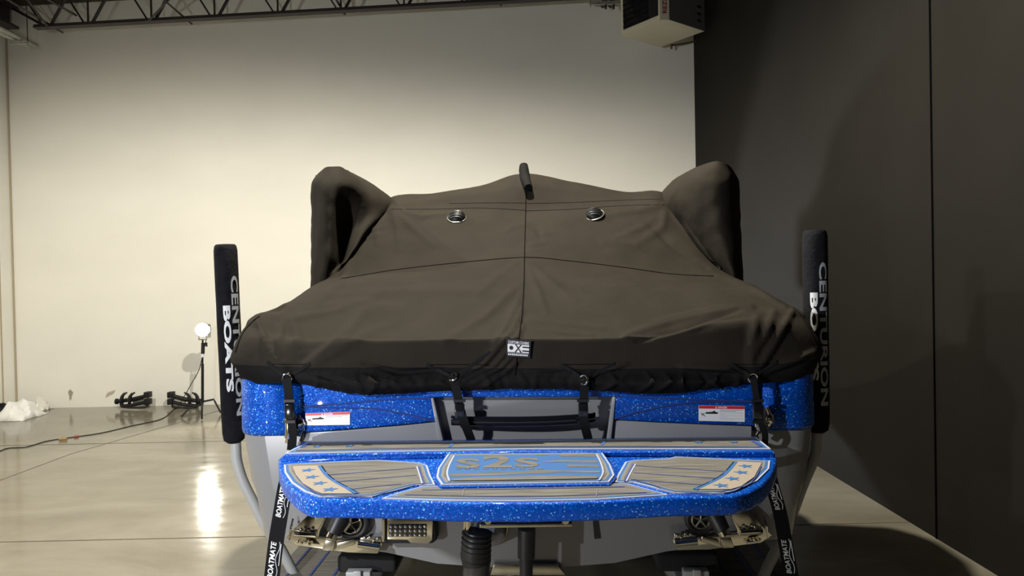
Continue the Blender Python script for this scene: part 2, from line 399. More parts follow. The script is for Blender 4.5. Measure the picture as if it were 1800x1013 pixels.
# conduits on a strut trapeze
cr_ = empty('conduit_rack', P(35, 75, 10.9))
for k, (px, py) in enumerate(((64, 81), (54, 82), (47, 82), (60, 79))):
    e = P(px, py, 10.95); MB().tube([e, Vector((e.x, 2.5, e.z+.0))], .035 if k < 2 else .022, 8).build('conduit', 'galv', cr_, smooth=True)
e1 = P(19, 76, 10.6); e2 = P(49, 74, 10.6)
MB().box((e1+e2)/2, (e2-e1).length, .05, .045).build('strut_channel', 'galv', cr_)
MB().tube([P(48.5, 74, 10.6), Vector((P(48.5, 74, 10.6).x, 10.6, zc(-7)))], .006, 6).build('hanger_rod', 'truss', cr_)
tag(cr_, 'galvanized conduits on a strut hanger high along the left wall', 'conduit')
# small strut hanger right of joist
sh = empty('strut_hanger', P(1065, 6, 10.9))
a = P(1036, 6.5, 10.9); b_ = P(1093, 5, 10.9)
MB().box((a+b_)/2, (b_-a).length, .05, .04).build('strut_channel', 'galv', sh)
for px in (1038, 1092): 
    p = P(px, 12, 10.9); MB().tube([p, Vector((p.x, p.y, zc(p.x)))], .005, 6).build('hanger_rod', 'truss', sh)
for px in (1065, 1079):
    p = P(px, 16, 10.9); MB().tube([p, p+Vector((0, 0, .1))], .014, 8).build('bolt', 'black', sh)
    q = P(px, -2, 10.9); MB().tube([Vector((q.x, 10.6, q.z+.03)), Vector((q.x, 11.25, q.z+.03))], .04, 10).build('pipe', 'truss', sh, smooth=True)
tag(sh, 'short strut trapeze with hanging rods beside the unit heater', 'hanger')

# ---- unit heater
zh = 5.43
def HB(px, py): return G(px, py, zh)
A, Bq, B2, C_, D = HB(1092, 63), HB(1160, 35), HB(1176, 35), HB(1238, 55), HB(1160, 83)
A.x += 0; up = Vector((0, 0, .85))
he = empty('unit_heater', (A+C_)/2)
body = [A, Bq, B2, C_, D]
MB().prism(body, up).build('casing', 'heater', he)
n1 = Vector((Bq-A).cross(Vector((0, 0, 1)))).normalized()
if n1.dot(CAM-A) < 0: n1 = -n1
u = (Bq-A); Lu = u.length; u.normalize()
q = lambda s, z, o=0: A + u*s + Vector((0, 0, z)) + n1*o
MB().prism([q(.05, .07), q(Lu-.03, .07), q(Lu-.03, .82), q(.05, .82)], n1*.004).build('louver_opening', 'black_gloss', he)
for k in range(9):
    z = .12 + k*.08
    MB().hexa([q(.06, z, .005), q(Lu*.72, z, .005), q(Lu*.72, z-.02, .03), q(.06, z-.02, .03), q(.06, z+.008, .005), q(Lu*.72, z+.008, .005), q(Lu*.72, z-.012, .03), q(.06, z-.012, .03)]).build('louver', 'black', he)
MB().prism([q(Lu*.74, .07, .005), q(Lu-.035, .07, .005), q(Lu-.035, .82, .005), q(Lu*.74, .82, .005)], n1*.008).build('control_panel', 'black', he)
n2 = Vector((C_-B2).cross(Vector((0, 0, 1)))).normalized()
if n2.dot(CAM-B2) < 0: n2 = -n2
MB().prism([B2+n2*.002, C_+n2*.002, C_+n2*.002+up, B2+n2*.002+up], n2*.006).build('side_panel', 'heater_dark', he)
v_ = (C_-B2).normalized()
for k in range(3):
    MB().box(C_-v_*.13+Vector((0, 0, .12+k*.1))+n2*.012, .08, .01, .03, (v_, n2, Vector((0, 0, 1)))).build('vent_slot', 'black', he)
# lettering up the corner post
vs, fs = text2d('REZNOR', .03)
n3 = ((Bq+B2)/2 - (A+C_)/2); n3.z = 0; w3 = (B2-Bq).normalized(); n3 = w3.cross(Vector((0, 0, 1))); n3 = n3 if n3.dot(CAM-Bq) > 0 else -n3
mb = MB(); ww = (B2-Bq).length
mb.add([Bq + w3*(ww*.78 - y*ww*.5) + Vector((0, 0, .09+x*.40)) + n3*.004 for x, y in vs], fs)
mb.build('lettering', 'dred', he)
mb = MB(); pts = [P(1180, 80, 11.0), P(1200, 77, 11.1), P(1222, 72, 11.2), P(1234, 62, 11.1)]
mb.tube(pts, .012, 6, smooth=True); mb.tube([P(1180, 86, 11.0), P(1180, 78, 11.0)], .02, 6)
mb.build('gas_pipe', 'copper', he)
for p in (A*.8+C_*.2, A*.2+C_*.8): MB().tube([p+up, Vector((p.x, p.y, zc(p.x)))], .008, 6).build('hanger_rod', 'truss', he)
tag(he, 'beige unit heater with black louvers hanging in the upper right corner', 'heater')

# ================================================================== THINGS BY THE BACK WALL
# ---- light stand
YS = 10.45
ls = empty('light_stand', (P(356, 712, YS).x, YS, 0))
def E(px, py, dy=0): return P(px, py, YS+dy)
MB().tube([E(356, 708), E(356, 640)], .02, 10).build('pole', 'black', ls, smooth=True)
MB().tube([E(356, 640), E(356.3, 598)], .013, 10).build('riser', 'black', ls, smooth=True)
MB().tube([E(356.2, 628), E(356.2, 622)], .022, 10).build('collar', 'white', ls, smooth=True)
MB().tube([E(356.5, 622), E(357, 603)], .026, 10).tube([E(357, 606), E(363, 607)], .012, 8).box(E(363, 606), .02, .02, .06).build('clamp_knob', 'black', ls)
base = Vector((E(356, 700).x, YS, .17))
def leg(a, b, dz0): 
    k = Vector((b[0], b[1], .02)); m_ = base+Vector(((b[0]-base.x)*.62, (b[1]-base.y)*.62, dz0))
    MB().tube([base+Vector((0, 0, dz0*.4)), m_, m_+(k-m_)*.15, k], .014, 8).build('leg', 'black', ls, smooth=True)
leg(0, (P(388, 716, YS).x, YS), .05); leg(0, (P(321, 721, YS-.2).x, YS-.25), -.05); leg(0, (P(361, 725, YS-.3).x, YS-.42), -.02)
# head
hc = E(356, 580, -.02); hd = (Vector((0.3, 3.5, 1.3))-hc).normalized()
mb = MB(); mb.tube([hc-hd*.10, hc-hd*.05, hc+hd*.04], [.05, .095, .11], 20, caps=False); mb.disc(hc-hd*.10, -hd, .05, .03)
mb.build('lamp_housing', 'black', ls, smooth=True, solid=.003)
MB().dome(hc+hd*.0, hd, .104, .09, 20).build('bulb', 'lamp', ls, smooth=True)
mb = MB(); mb.tube([E(350, 597), E(349, 582), ], .006, 6); mb.tube([E(363, 597), E(365, 580)], .006, 6); mb.tube([E(349, 597), E(364, 597)], .008, 6); mb.box(E(367, 582, .02), .02, .1, .2)
mb.build('yoke', 'galv', ls)
MB().tube([E(364, 590), E(361, 604), E(356, 625), E(350, 650), E(338, 672, .2), E(328, 690, .35), E(322, 700, .3), G(312, 716, .01)], .006, 6, smooth=True).build('lamp_cable', 'black', ls)
tag(ls, 'black light stand with a glowing work lamp by the back wall', 'light stand')
light('lamp_beam', 'SPOT', hc+hd*.16, 130, (1, .95, .82), hc+hd*3, .06, 150, .4)
# ---- extension cord
cp = [(-20, 797), (0, 793), (15, 788), (46, 786), (77, 777), (98, 773), (133, 768), (180, 761), (231, 749), (277, 739), (295, 730), (305, 720), (312, 716.5)]
ex = empty('extension_cord', G(133, 768, 0))
MB().tube([G(x, y, .006) for x, y in cp], .006, 6, smooth=True).build('cable', mat_ if False else 'black', ex)
MB().tube([G(104, 772.5, .02), G(118, 771.5, .02)], .018, 8).build('plug', 'tan', ex); MB().tube([G(130, 768.5, .012), G(138, 767.5, .012)], .015, 8).build('socket', 'dred', ex)
tag(ex, 'long dark extension cord with tan plug snaking over the concrete floor', 'cord')
# ---- tower racks standing on the floor
def rack(flip, x0, label):
    YR = 11.08
    def q(px, py, dy=0):
        X = x0 + (px-235)*(-1 if flip else 1)
        v = P(X, py, YR+dy); return v
    rt = empty('board_rack', (q(235, 716).x, YR, 0))
    MB().tube([q(207, 706), q(236, 702), q(258, 696)], [.03, .035, .03], 8).build('upper_arm', 'black', rt)
    MB().box(q(260, 694), .08, .12, .09).build('end_bracket', 'black', rt, bevel=.008)
    MB().box(q(260, 706), .08, .12, .09).build('end_bracket', 'black', rt, bevel=.008)
    MB().tube([q(213, 714), q(236, 712), q(258, 707)], .026, 8).build('lower_arm', 'black', rt)
    for a in (213, 227):
        MB().tube([q(a, 705, -.05), q(a+1, 700, -.07), q(a+4, 694, -.08), q(a+10, 690.5, -.08)], [.03, .028, .022, .014], 8, smooth=True).build('board_fork', 'rubber', rt, smooth=True)
    MB().tube([q(213, 706), q(215, 715)], .03, 8).tube([q(229, 704), q(226, 714)], .024, 8).build('side_plate', 'black', rt)
    MB().tube([q(215, 716, -.06), q(230, 717, -.1), q(255, 716.5, -.1), q(258, 712, -.02)], .015, 8, smooth=True).build('base_rail', 'black', rt)
    MB().tube([q(235, 708, .04), q(254, 703, .04)], .03, 8).build('clamp_pad', 'galv', rt)
    MB().disc(q(207, 706), (-1, 0, 0), .045, .03, 12).build('pivot_knob', 'black', rt)
    tag(rt, label, 'rack', 'board racks by the back wall')
rack(False, 235, 'black forked board rack on the floor left of the light stand, standing clear of it')
rack(True, 326, 'black forked board rack on the floor partly behind the light stand legs')
# ---- plastic film heaps
def heap(name, px0, px1, pytop, pybot, m, label, cat, seed, Y0, dep):
    random.seed(seed); a = P(px0, pybot, Y0); b_ = P(px1, pybot, Y0); hz = P((px0+px1)/2, pytop, Y0).z
    n = 14; rows = []
    for i in range(n+1):
        r = []
        for j in range(n+1):
            u, v = i/n, j/n; x = a.x+(b_.x-a.x)*u; y = Y0-dep/2+dep*v
            e = (math.sin(math.pi*u)**.7)*(math.sin(math.pi*v)**.6)
            z = hz*e*(.75+.5*noise.noise(Vector((u*4+seed, v*4, seed)))) + .012*noise.noise(Vector((u*15, v*15, seed)))
            r.append(Vector((x+.04*noise.noise(Vector((u*5, v*5, 3+seed))), y+.08*noise.noise(Vector((u*5, v*5, 9+seed))), max(z, .004))))
        rows.append(r)
    tag(MB().grid(rows).build(name, m, smooth=True, angle=25, solid=.004), label, cat)
heap('plastic_sheet', 4, 62, 697, 724, 'plastic_white', 'crumpled white plastic sheet on the floor against the back wall', 'plastic sheet', 3, 10.5, .6)
heap('plastic_bag', 58, 82, 694, 712, 'film', 'cloudy translucent plastic bag beside the crumpled white sheet', 'plastic bag', 7, 11.08, .3)
heap('black_bag', -16, 10, 703, 718, 'black_matte', 'black bag on the floor at the left edge behind the white sheet', 'bag', 11, 10.85, .4)

# ================================================================== THE BOAT
boat = empty('wakeboard_boat', L(0, 0, .6))
HW = 1.29
prof = [(1.50, 0), (1.22, .0), (1.0, -.03), (.965, -.045), (.75, -.085)]          # z, offset of half width
bot = [(-.98, .735), (-.66, .70), (-.42, .65), (-.2, .635), (0, .63)]
def section(yl, inset, wf, lift):
    pts = []
    for z, o in prof: pts.append(L(-(HW+o-inset)*wf, yl, z+lift*(1.0 if z < 1.3 else .25)))
    for x, z in bot: pts.append(L(x*(1-inset*.5)*wf, yl, z+lift))
    for x, z in bot[-2::-1]: pts.append(L(-x*(1-inset*.5)*wf, yl, z+lift))
    for z, o in prof[::-1]: pts.append(L((HW+o-inset)*wf, yl, z+lift*(1.0 if z < 1.3 else .25)))
    return pts
rc = .14
st = []
for k in range(7):
    a = math.pi/2*k/6; st.append((rc*(1-math.sin(a)), rc*(1-math.cos(a)), 1, 0))
st = st[::-1]
st = [(rc*(1-math.cos(math.pi/2*k/6)), rc*(1-math.sin(math.pi/2*k/6)), 1, 0) for k in range(7)]
st += [(1, 0, 1, 0), (3, 0, 1, 0), (4.2, 0, .97, .02), (5.2, 0, .85, .1), (6.0, 0, .62, .25), (6.5, 0, .36, .42), (6.75, 0, .06, .6)]
mb = MB(); rows = [section(*s) for s in st]; mb.grid(rows)
n = len(rows[0]); mb.add(rows[0], [tuple(range(n))]); mb.add(rows[-1], [tuple(range(n))])
mb.add([r[0] for r in rows]+[r[-1] for r in rows], [(i, i+1, len(rows)+i+1, len(rows)+i) for i in range(len(rows)-1)])
hull = mb.build('hull', 'grey_gel', boat, smooth=True, angle=30)
# blue band round each rear corner and down the side
for s in (-1, 1):
    path = [(.98, -.006), (HW-rc, -.006)]
    path += [(HW-rc+(rc+.006)*math.sin(math.pi/2*k/8), rc-(rc+.006)*math.cos(math.pi/2*k/8)) for k in range(1, 9)]
    path += [(HW+.006, 1), (HW+.006, 3), (HW*.97+.006, 4.2), (HW*.85+.006, 5.2), (HW*.62+.008, 6.0), (HW*.36+.008, 6.5)]
    rows = []
    for x, y in path:
        rows.append([L(s*(x-(0.0)), y, 1.225), L(s*(x+.003), y-.003 if y < .1 else y, 1.24), L(s*(x+.003), y-.003 if y < .1 else y, 1.33), L(s*x, y, 1.345), L(s*(x+.003), y, 1.36), L(s*x, y, 1.52)])
    MB().grid(rows).build('blue_side_band', 'flake', boat, smooth=True, solid=.004)
# raised flanks beside the recess
def flank(name, pl, y0, y1, m, bev=.008):
    return MB().prism([B(x, y, y1) for x, y in pl], -BY*(y1-y0) if False else BY*(y0-y1)*-1).build(name, m, boat, bevel=bev)
def plate(name, pl, yf, th, m, root=None, bev=.006):
    "polygon traced on the plane local y = yf, thickness th towards the bow"
    return MB().prism([B(x, y, yf) for x, y in pl], BY*th).build(name, m, root or boat, bevel=bev)
plate('blue_flank', [(528, 650), (528, 761), (600, 756), (700, 748), (768, 741), (757, 698), (755, 650)], -.045, .06, 'flake')
plate('blue_flank', [(1083, 650), (1083, 697), (1079, 738), (1150, 742), (1240, 746), (1326, 749), (1326, 650)], -.045, .06, 'flake')
plate('grey_flank', [(532, 761), (600, 757), (700, 749), (767, 742), (781, 820), (532, 820)], -.035, .05, 'lgrey')
plate('grey_flank', [(1079, 739), (1150, 743), (1240, 747), (1322, 750), (1322, 820), (1066, 820)], -.035, .05, 'lgrey')
plate('blue_top_lip', [(750, 660), (750, 699), (1090, 698), (1090, 660)], -.05, .07, 'flake')
for pl in ([(757, 700), (762, 700), (785, 800), (775, 800)], [(1083, 698), (1077, 698), (1063, 800), (1072, 800)]):
    plate('recess_edge', pl, -.05, .06, 'lgrey', bev=.004)
def groove(pts, r=.0035, m='pad_dblue', yl=-.046):
    MB().tube([B(x, y, yl) for x, y in pts], r, 6, smooth=True).build('styling_groove', m, boat)
groove([(530, 715), (600, 710), (680, 703), (757, 700)]); groove([(530, 716), (600, 717), (660, 719), (720, 730), (768, 742)])
groove([(1083, 698), (1170, 700), (1250, 704), (1322, 706)]); groove([(1080, 737), (1130, 723), (1190, 711), (1250, 707), (1322, 707)])
# rear cleats
def cleat(px, py):
    c = B(px, py, -.05); mb = MB()
    mb.disc(c+BZ*.03+BY*.06, -BY, .022, .07, 12); mb.disc(c-BZ*.03+BY*.06, -BY, .022, .07, 12)
    mb.tube([c+BZ*.07-BX*.012-BY*.02, c+BZ*.03-BY*.03, c-BZ*.03-BY*.03, c-BZ*.07-BX*.012-BY*.02], [.010, .018, .018, .010], 10, smooth=True)
    mb.tube([c+BZ*.045+BX*.03, c+BX*.045, c-BZ*.045+BX*.03], [.012, .02, .012], 10, smooth=True)
    mb.build('stern_cleat', 'chrome', boat, smooth=True)
cleat(512, 748); cleat(525, 737) if False else None; cleat(1334, 735)
mb = MB(); c = B(524, 745, -.06); mb.dome(c, -BY, .03, .02); mb.build('stern_eye', 'chrome', boat, smooth=True)
# grab bar in the recess
mb = MB(); a = B(800, 740, -.07); b_ = B(1042, 735, -.07)
bar = [B(x, y, -.05-.03*math.sin(math.pi*(x-795)/250)) for x, y in ((797, 738), (800, 740), (880, 741), (960, 740), (1040, 735), (1043, 733))]
pts = spline(bar, 4); sec = []
rows = []
for p in pts:
    rows.append([p + BY*math.cos(a_)*.018*(1 if abs(math.cos(a_)) > .1 else 1) + BZ*math.sin(a_)*.021 for a_ in [2*math.pi*k/16 for k in range(16)]])
mb.grid(rows, closed=True); mb.add(rows[0], [tuple(range(16))]); mb.add(rows[-1], [tuple(range(16))])
gb = mb.build('grab_bar', 'black_gloss', boat, smooth=True)
for px, py in ((812, 739), (1028, 736)): MB().tube([B(px, py, -.05), B(px, py, .0)], .02, 10).build('bar_mount', 'black', gb)
MB().tube([B(799, 740, -.062), B(840, 741, -.066)], .004, 6).build('trim_line', 'silver_print', gb)
# warning labels
def label(q00, q10, q11, q01, yl):
    f = lambda u, v, o=0: quadmap(u, v, B(*q00, yl), B(*q10, yl), B(*q11, yl), B(*q01, yl)) - BY*o
    lb = MB().prism([f(0, 0), f(1, 0), f(1, 1), f(0, 1)], -BY*.0008).build('warning_label', 'white', boat)
    MB().prism([f(.005, .80, .0009), f(.995, .80, .0009), f(.995, .99, .0009), f(.005, .99, .0009)], -BY*.0004).build('red_header', 'red', lb)
    vs, fs = text2d('DANGER', .02)
    MB().add([f(.42+x*.2, .83+y*.12, .0018) for x, y in vs], fs).add([f(.36, .83, .0018), f(.395, .83, .0018), f(.378, .96, .0018)], [(0, 1, 2)]).build('header_text', 'white', lb)
    mb = MB()
    bt = [(.15, .5), (.16, .58), (.29, .6), (.34, .68), (.37, .6), (.43, .56), (.40, .47), (.15, .47)]
    mb.prism([f(x, y, .001) for x, y in bt], -BY*.0004)
    for a, b2 in (((.05, .5), (.10, .42)), ((.10, .42), (.07, .33)), ((.10, .42), (.14, .3)), ((.06, .42), (.13, .5))):
        mb.tube([f(*a, .0012), f(*b2, .0012)], .0012, 4)
    mb.build('pictogram', 'blackink', lb)
    mb = MB()
    for k, (w_, t_) in enumerate(((.5, .03), (.36, .03), (.5, .012), (.14, .012), (.5, .012), (.16, .012), (.5, .012), (.3, .012))):
        yy = .72-k*.088; mb.prism([f(.46, yy, .001), f(.46+w_, yy, .001), f(.46+w_, yy+t_, .001), f(.46, yy+t_, .001)], -BY*.0003)
    mb.build('fine_print', 'ink', lb); 
label((537, 748), (615, 747), (615, 724), (537, 727), -.0465)
label((1228, 740), (1309, 742), (1309, 714), (1228, 713), -.0465)

# ---- lower transom hardware
def px_plate(name, pl, yl, th, m, root, bev=.003): return MB().prism([B(x, y, yl) for x, y in pl], BY*th).build(name, m, root, bevel=bev)
def bolts(pts, yl, root, r=.008):
    for x, y in pts: MB().dome(B(x, y, yl), -BY, r, .005, 8, 3).build('bolt', 'chrome', root, smooth=True)
def surf_tab(side):
    m = 1 if side < 0 else -1
    f = (lambda x, y: (x, y)) if side < 0 else (lambda x, y: (1345-(x-513)*1.02, y-4-(x-513)*.012))
    tb = px_plate('surf_plate', [f(*p) for p in ((500, 945), (540, 908), (575, 905), (562, 935), (560, 943), (600, 947), (640, 950), (668, 946), (672, 957), (664, 974), (610, 972), (520, 959))], -.05, .02, 'chrome', boat)
    px_plate('upper_leaf', [f(*p) for p in ((524, 938), (556, 938), (575, 905), (548, 900), (520, 925))], -.055, .01, 'chrome2', tb)
    for a, b2 in ((526, 555), ):
        MB().tube([B(*f(518, 938), -.065), B(*f(556, 941), -.065)], .013, 10).build('hinge_barrel', 'chrome', tb, smooth=True)
    MB().tube([B(*f(630, 957), -.065), B(*f(668, 962), -.065)], .015, 10).build('hinge_barrel', 'chrome', tb, smooth=True)
    px_plate('hinge_leaf', [f(*p) for p in ((633, 946), (669, 944), (671, 955), (632, 953))], -.057, .01, 'chrome2', tb)
    px_plate('clevis_plate', [f(*p) for p in ((572, 950), (590, 952), (586, 970), (566, 968))], -.075, .03, 'chrome2', tb)
    px_plate('stiffener', [f(*p) for p in ((592, 955), (622, 948), (624, 958), (588, 969))], -.06, .015, 'chrome2', tb)
    bolts([f(*p) for p in ((529, 932), (535, 929), (543, 933), (549, 930), (523, 953), (530, 955), (537, 953), (544, 957), (641, 946), (650, 945), (657, 951), (664, 948))], -.06, tb)
    ac = MB().tube([B(*f(606, 893), -.06), B(*f(598, 915), -.10), B(*f(586, 938), -.12)], [.04, .036, .032], 14).build('actuator', 'rubber', boat, smooth=True)
    MB().tube([B(*f(586, 938), -.12), B(*f(582, 946), -.125)], .024, 14).tube([B(*f(574, 945), -.12), B(*f(592, 946), -.12)], .012, 10).build('rod_end', 'chrome', ac, smooth=True)
    MB().tube([B(*f(515, 912), -.03), B(*f(511, 930), -.05), B(*f(508, 950), -.05)], [.004, .006, .004], 6).build('safety_chain', 'chrome', tb)
surf_tab(-1); surf_tab(1)
def thruster(px, py, r):
    c = B(px, py, -.002)
    th = MB().disc(c+BY*.0, -BY, r, .03, 28).ring(c-BY*.03, BY, r*.92, .012, 28).build('thruster_grille', 'rubber', boat, smooth=True)
    MB().ring(c-BY*.04, BY, r*.62, .006, 28).build('inner_ring', 'chrome2', th, smooth=True)
    mb = MB()
    for k in range(5):
        a = 2*math.pi*k/5+.3; mb.tube([c-BY*.042, c-BY*.042+(BX*math.cos(a)+BZ*math.sin(a))*r*.62], .005, 6)
    mb.build('spokes', 'chrome2', th)
thruster(621, 914, .072); thruster(1228, 908, .06)
# underwater light box
lb_ = px_plate('underwater_light', [(672, 910), (764, 908), (768, 950), (760, 956), (675, 956)], -.06, .06, 'black', boat, .006)
px_plate('bezel', [(680, 911), (756, 910), (761, 918), (760, 950), (752, 957), (722, 955), (716, 950), (680, 949)], -.068, .012, 'chrome', lb_, .003)
px_plate('lens_panel', [(683, 922), (750, 922), (750, 944), (683, 944)], -.072, .006, 'black_gloss', lb_, .001)
for r in range(3):
    for k in range(8): MB().dome(B(687+k*8.6, 926+r*7.6, -.073), -BY, .0085, .006, 10, 3).build('led_lens', 'glass_lens', lb_, smooth=True)
MB().tube([B(674, 914, -.075), B(674, 952, -.075)], .006, 8).build('grab_rod', 'chrome', lb_, smooth=True)
# hidden ladder under the platform, pylon and exhaust
ld = px_plate('boarding_step', [(843, 922), (1006, 920), (1006, 927), (843, 929)], -.45, .05, 'chrome2', boat, .003)
px_plate('step_tread', [(848, 909), (1004, 907), (1006, 920), (843, 922)], -.43, .04, 'black', ld, .002)
for px in (858, 994): MB().disc(B(px, 914, -.45), -BY, .014, .012, 12).build('bolt', 'chrome', ld)
ex_ = MB().tube([B(839, 934, -.28), B(838, 950, -.28), B(836, 975, -.28), B(838, 990, -.28)], [.052, .058, .062, .058], 20)
for k in range(6): ex_.ring(B(838-k*.3, 940+k*8.5, -.28), BZ+BX*.15, .056, .006)
eo = ex_.build('exhaust_bellows', 'rubber', boat, smooth=True)
MB().tube([B(838, 988, -.28), B(836, 1030, -.28)], .055, 20).build('exhaust_pipe', 'pipe', eo, smooth=True)
MB().tube([B(824, 900, -.28), B(824, 934, -.28)], .012, 12).tube([B(818, 900, -.26), B(818, 934, -.26)], .008, 12).build('support_post', 'chrome', eo, smooth=True)
MB().tube([B(850, 925, -.24), B(868, 934, -.1), B(866, 940, 0)], .05, 16).ring(B(866, 930, -.02), BY, .062, .008).build('inlet_flange', 'chrome2', eo, smooth=True)
MB().tube([B(926, 930, -.2), B(925, 980, -.2)], .036, 16).tube([B(925, 975, -.2), B(925, 1030, -.2)], .027, 16).build('rudder_hose', 'rubber', boat, smooth=True)
px_plate('keel_plate', [(868, 993), (980, 993), (995, 1012), (862, 1012)], -.03, .03, 'chrome2', boat)
px_plate('trim_decal', [(1041, 905), (1050, 905), (1056, 947), (1045, 948)], -.004, .003, 'blackink', boat, 0)

# ---- swim platform
ZU, ZL = 1.218, 1.197
def sw(pl, z): return [G(x, y, z) for x, y in pl]
lower = [(489, 806), (490, 824), (497, 842), (510, 857), (528, 871), (546, 879), (600, 879.5), (670, 880), (800, 885), (920, 886), (1050, 883), (1175, 876), (1285, 874), (1318, 866), (1340, 854), (1356, 836), (1365, 815), (1366, 800)]
poly = sw(lower, ZL)
bl, br = L(-.99, -.04, ZL), L(1.0, -.04, ZL)
plat = MB(); plat.prism([bl]+poly+[br], (0, 0, -.062))
sp = plat.build('swim_platform', 'flake', boat, bevel=.012)
up_ = [(496, 799), (500, 797.5), (536, 777), (1330, 769), (1358, 792), (1364, 796), (1362, 797), (925, 795), (700, 798)]
pu = sw([(497, 800), (925, 794), (1362, 794)], ZU); 
back = [L(.955, -.085, ZU), L(-.95, -.085, ZU)]
ul, uc, ur = pu
dl, dc, dr = G(494, 812, ZL), G(925, 802, ZL), G(1364, 805, ZL)
top = [ul, uc, ur]+back; low = [dl, dc, dr, back[0]-BZ*.055, back[1]-BZ*.055]
mbu = MB(); mbu.add(top+low, [(0, 1, 2, 3, 4), (9, 8, 7, 6, 5), (0, 5, 6, 1), (1, 6, 7, 2), (2, 7, 8, 3), (3, 8, 9, 4), (4, 9, 5, 0)])
mbu.build('upper_tier', 'flake', sp, bevel=.006)
# brackets below the platform
for px in (560, 1290):
    a = L((px-925)/400, -.02, 1.05); MB().tube([a, a-BY*.35+BZ*.07], .02, 10).build('platform_bracket', 'chrome2', sp)

def inset(poly, d):
    n = len(poly); area = sum(poly[i].x*poly[(i+1) % n].y-poly[(i+1) % n].x*poly[i].y for i in range(n)); s = 1 if area > 0 else -1; out = []
    for i in range(n):
        p0, p1, p2 = poly[i-1], poly[i], poly[(i+1) % n]
        e1 = (p1-p0).to_2d().normalized(); e2 = (p2-p1).to_2d().normalized()
        n1 = Vector((-e1.y, e1.x))*s; n2 = Vector((-e2.y, e2.x))*s
        b = (n1+n2); k = max(1+n1.dot(n2), .35); b = b/k*d
        out.append(p1+Vector((b.x, b.y, 0)))
    return out
def pad(name, pl, z, layers, root):
    "stack of foam outlines, each a millimetre above the one before"
    base = sw(pl, z); mb = MB(); h = .004; mats = []
    for k, (d, m) in enumerate(layers):
        if m not in mats: mats.append(m)
        p = inset(base, d) if d else base
        mb.prism([v+BZ*(.0) for v in p], BZ*(h+.0009*k), mats.index(m))
    return mb.build(name, mats, root), h+.0009*len(layers)
lay = [(0, 'pad_white'), (.007, 'pad_blue'), (.016, 'pad_grey'), (.026, 'teak')]
Lp = [(499, 819), (500, 832), (512, 850), (535, 866), (562, 875), (655, 875), (700, 863), (730, 855), (765, 854), (757, 838), (751, 820), (735, 815), (665, 810.5), (600, 813), (512, 817.5)]
Rp = [(1081, 850), (1085, 838), (1099, 814), (1114, 811), (1176, 807.5), (1188, 804.5), (1354, 812), (1352, 826), (1331, 847), (1291, 865), (1273, 869), (1186, 869), (1142, 857), (1114, 850)]
def onpad(name, pl, z, m, root, t=.001): return MB().prism(sw(pl, z), BZ*t).build(name, m, root)
def line(root, pts, z, w, m, name='inlay_line'):
    p = sw(pts, z); MB().ribbon(p, (0, 1, 0) if abs(p[-1].x-p[0].x) > abs(p[-1].y-p[0].y) else (1, 0, 0), w, .0012, sm=len(pts) > 2).build(name, m, root)
def star(c, z, r, m, root, name='star', ang=0):
    p = G(c[0], c[1], z); pts = []
    for k in range(10):
        a = math.pi/2+ang+k*math.pi/5; q_ = r if k % 2 == 0 else r*.42; pts.append(p+Vector((math.cos(a)*q_, math.sin(a)*q_, 0)))
    MB().prism(pts, BZ*.0012).build(name, m, root)
# left deck pad
po, hh = pad('deck_pad', Lp, ZL, lay, boat); zz = ZL+hh
line(po, [(517, 822), (524, 840), (545, 860), (570, 870.5), (652, 871), (697, 860), (733, 851.5), (748, 851)], zz, .004, 'pad_dblue')
line(po, [(733, 820), (738, 836), (742, 850)], zz, .006, 'pad_white'); line(po, [(735.5, 820), (740.5, 836), (745, 850)], zz, .006, 'pad_dblue')
cream = [(514, 820), (520, 835), (532, 850), (555, 864), (567, 868), (620, 868), (587, 847), (572, 835), (559, 819)]
onpad('cream_panel', cream, zz, 'cream', po)
line(po, [(562, 819), (574, 835), (590, 847), (614, 860), (627, 867)], zz+.001, .016, 'pad_blue')
line(po, [(565, 819), (577, 835), (593, 847), (617, 860), (630, 867)], zz+.001, .004, 'pad_dblue')
for a, b2 in (((578, 835), (730, 823)), ((594, 847), (733, 835.5)), ((618, 860), (705, 851))): line(po, [a, b2], zz, .0035, 'pad_dblue', 'plank_groove')
for c in ((541, 827), (548, 839), (562, 850), (580, 861)): star(c, zz+.001, .027, 'pad_blue', po)
po['label'] = 'foam pad with cream star panel at its left end'
# right deck pad
po, hh = pad('deck_pad', Rp, ZL, lay, boat)
line(po, [(1338, 820), (1326, 842), (1300, 857), (1272, 864), (1190, 865), (1146, 852), (1118, 845)], zz, .004, 'pad_dblue')
line(po, [(1117, 816), (1108, 832), (1101, 846)], zz, .006, 'pad_white'); line(po, [(1114, 816), (1105, 832), (1098, 846)], zz, .006, 'pad_dblue')
onpad('cream_panel', [(1296, 812), (1339, 814), (1326, 839), (1303, 855), (1285, 860.5), (1227, 860.5), (1250, 849), (1275, 834)], zz, 'cream', po)
line(po, [(1293, 812), (1273, 834), (1247, 849), (1222, 860)], zz+.001, .016, 'pad_blue')
line(po, [(1290, 812), (1270, 834), (1244, 849), (1219, 860)], zz+.001, .004, 'pad_dblue')
for a, b2 in (((1117, 819), (1274, 829)), ((1114, 831.5), (1257, 841)), ((1109, 843), (1234, 852.5))): line(po, [a, b2], zz, .0035, 'pad_dblue', 'plank_groove')
for c in ((1311, 820), (1303, 831), (1288, 842), (1268, 854)): star(c, zz+.001, .027, 'pad_blue', po)
po['label'] = 'foam pad with cream star panel at its right end'
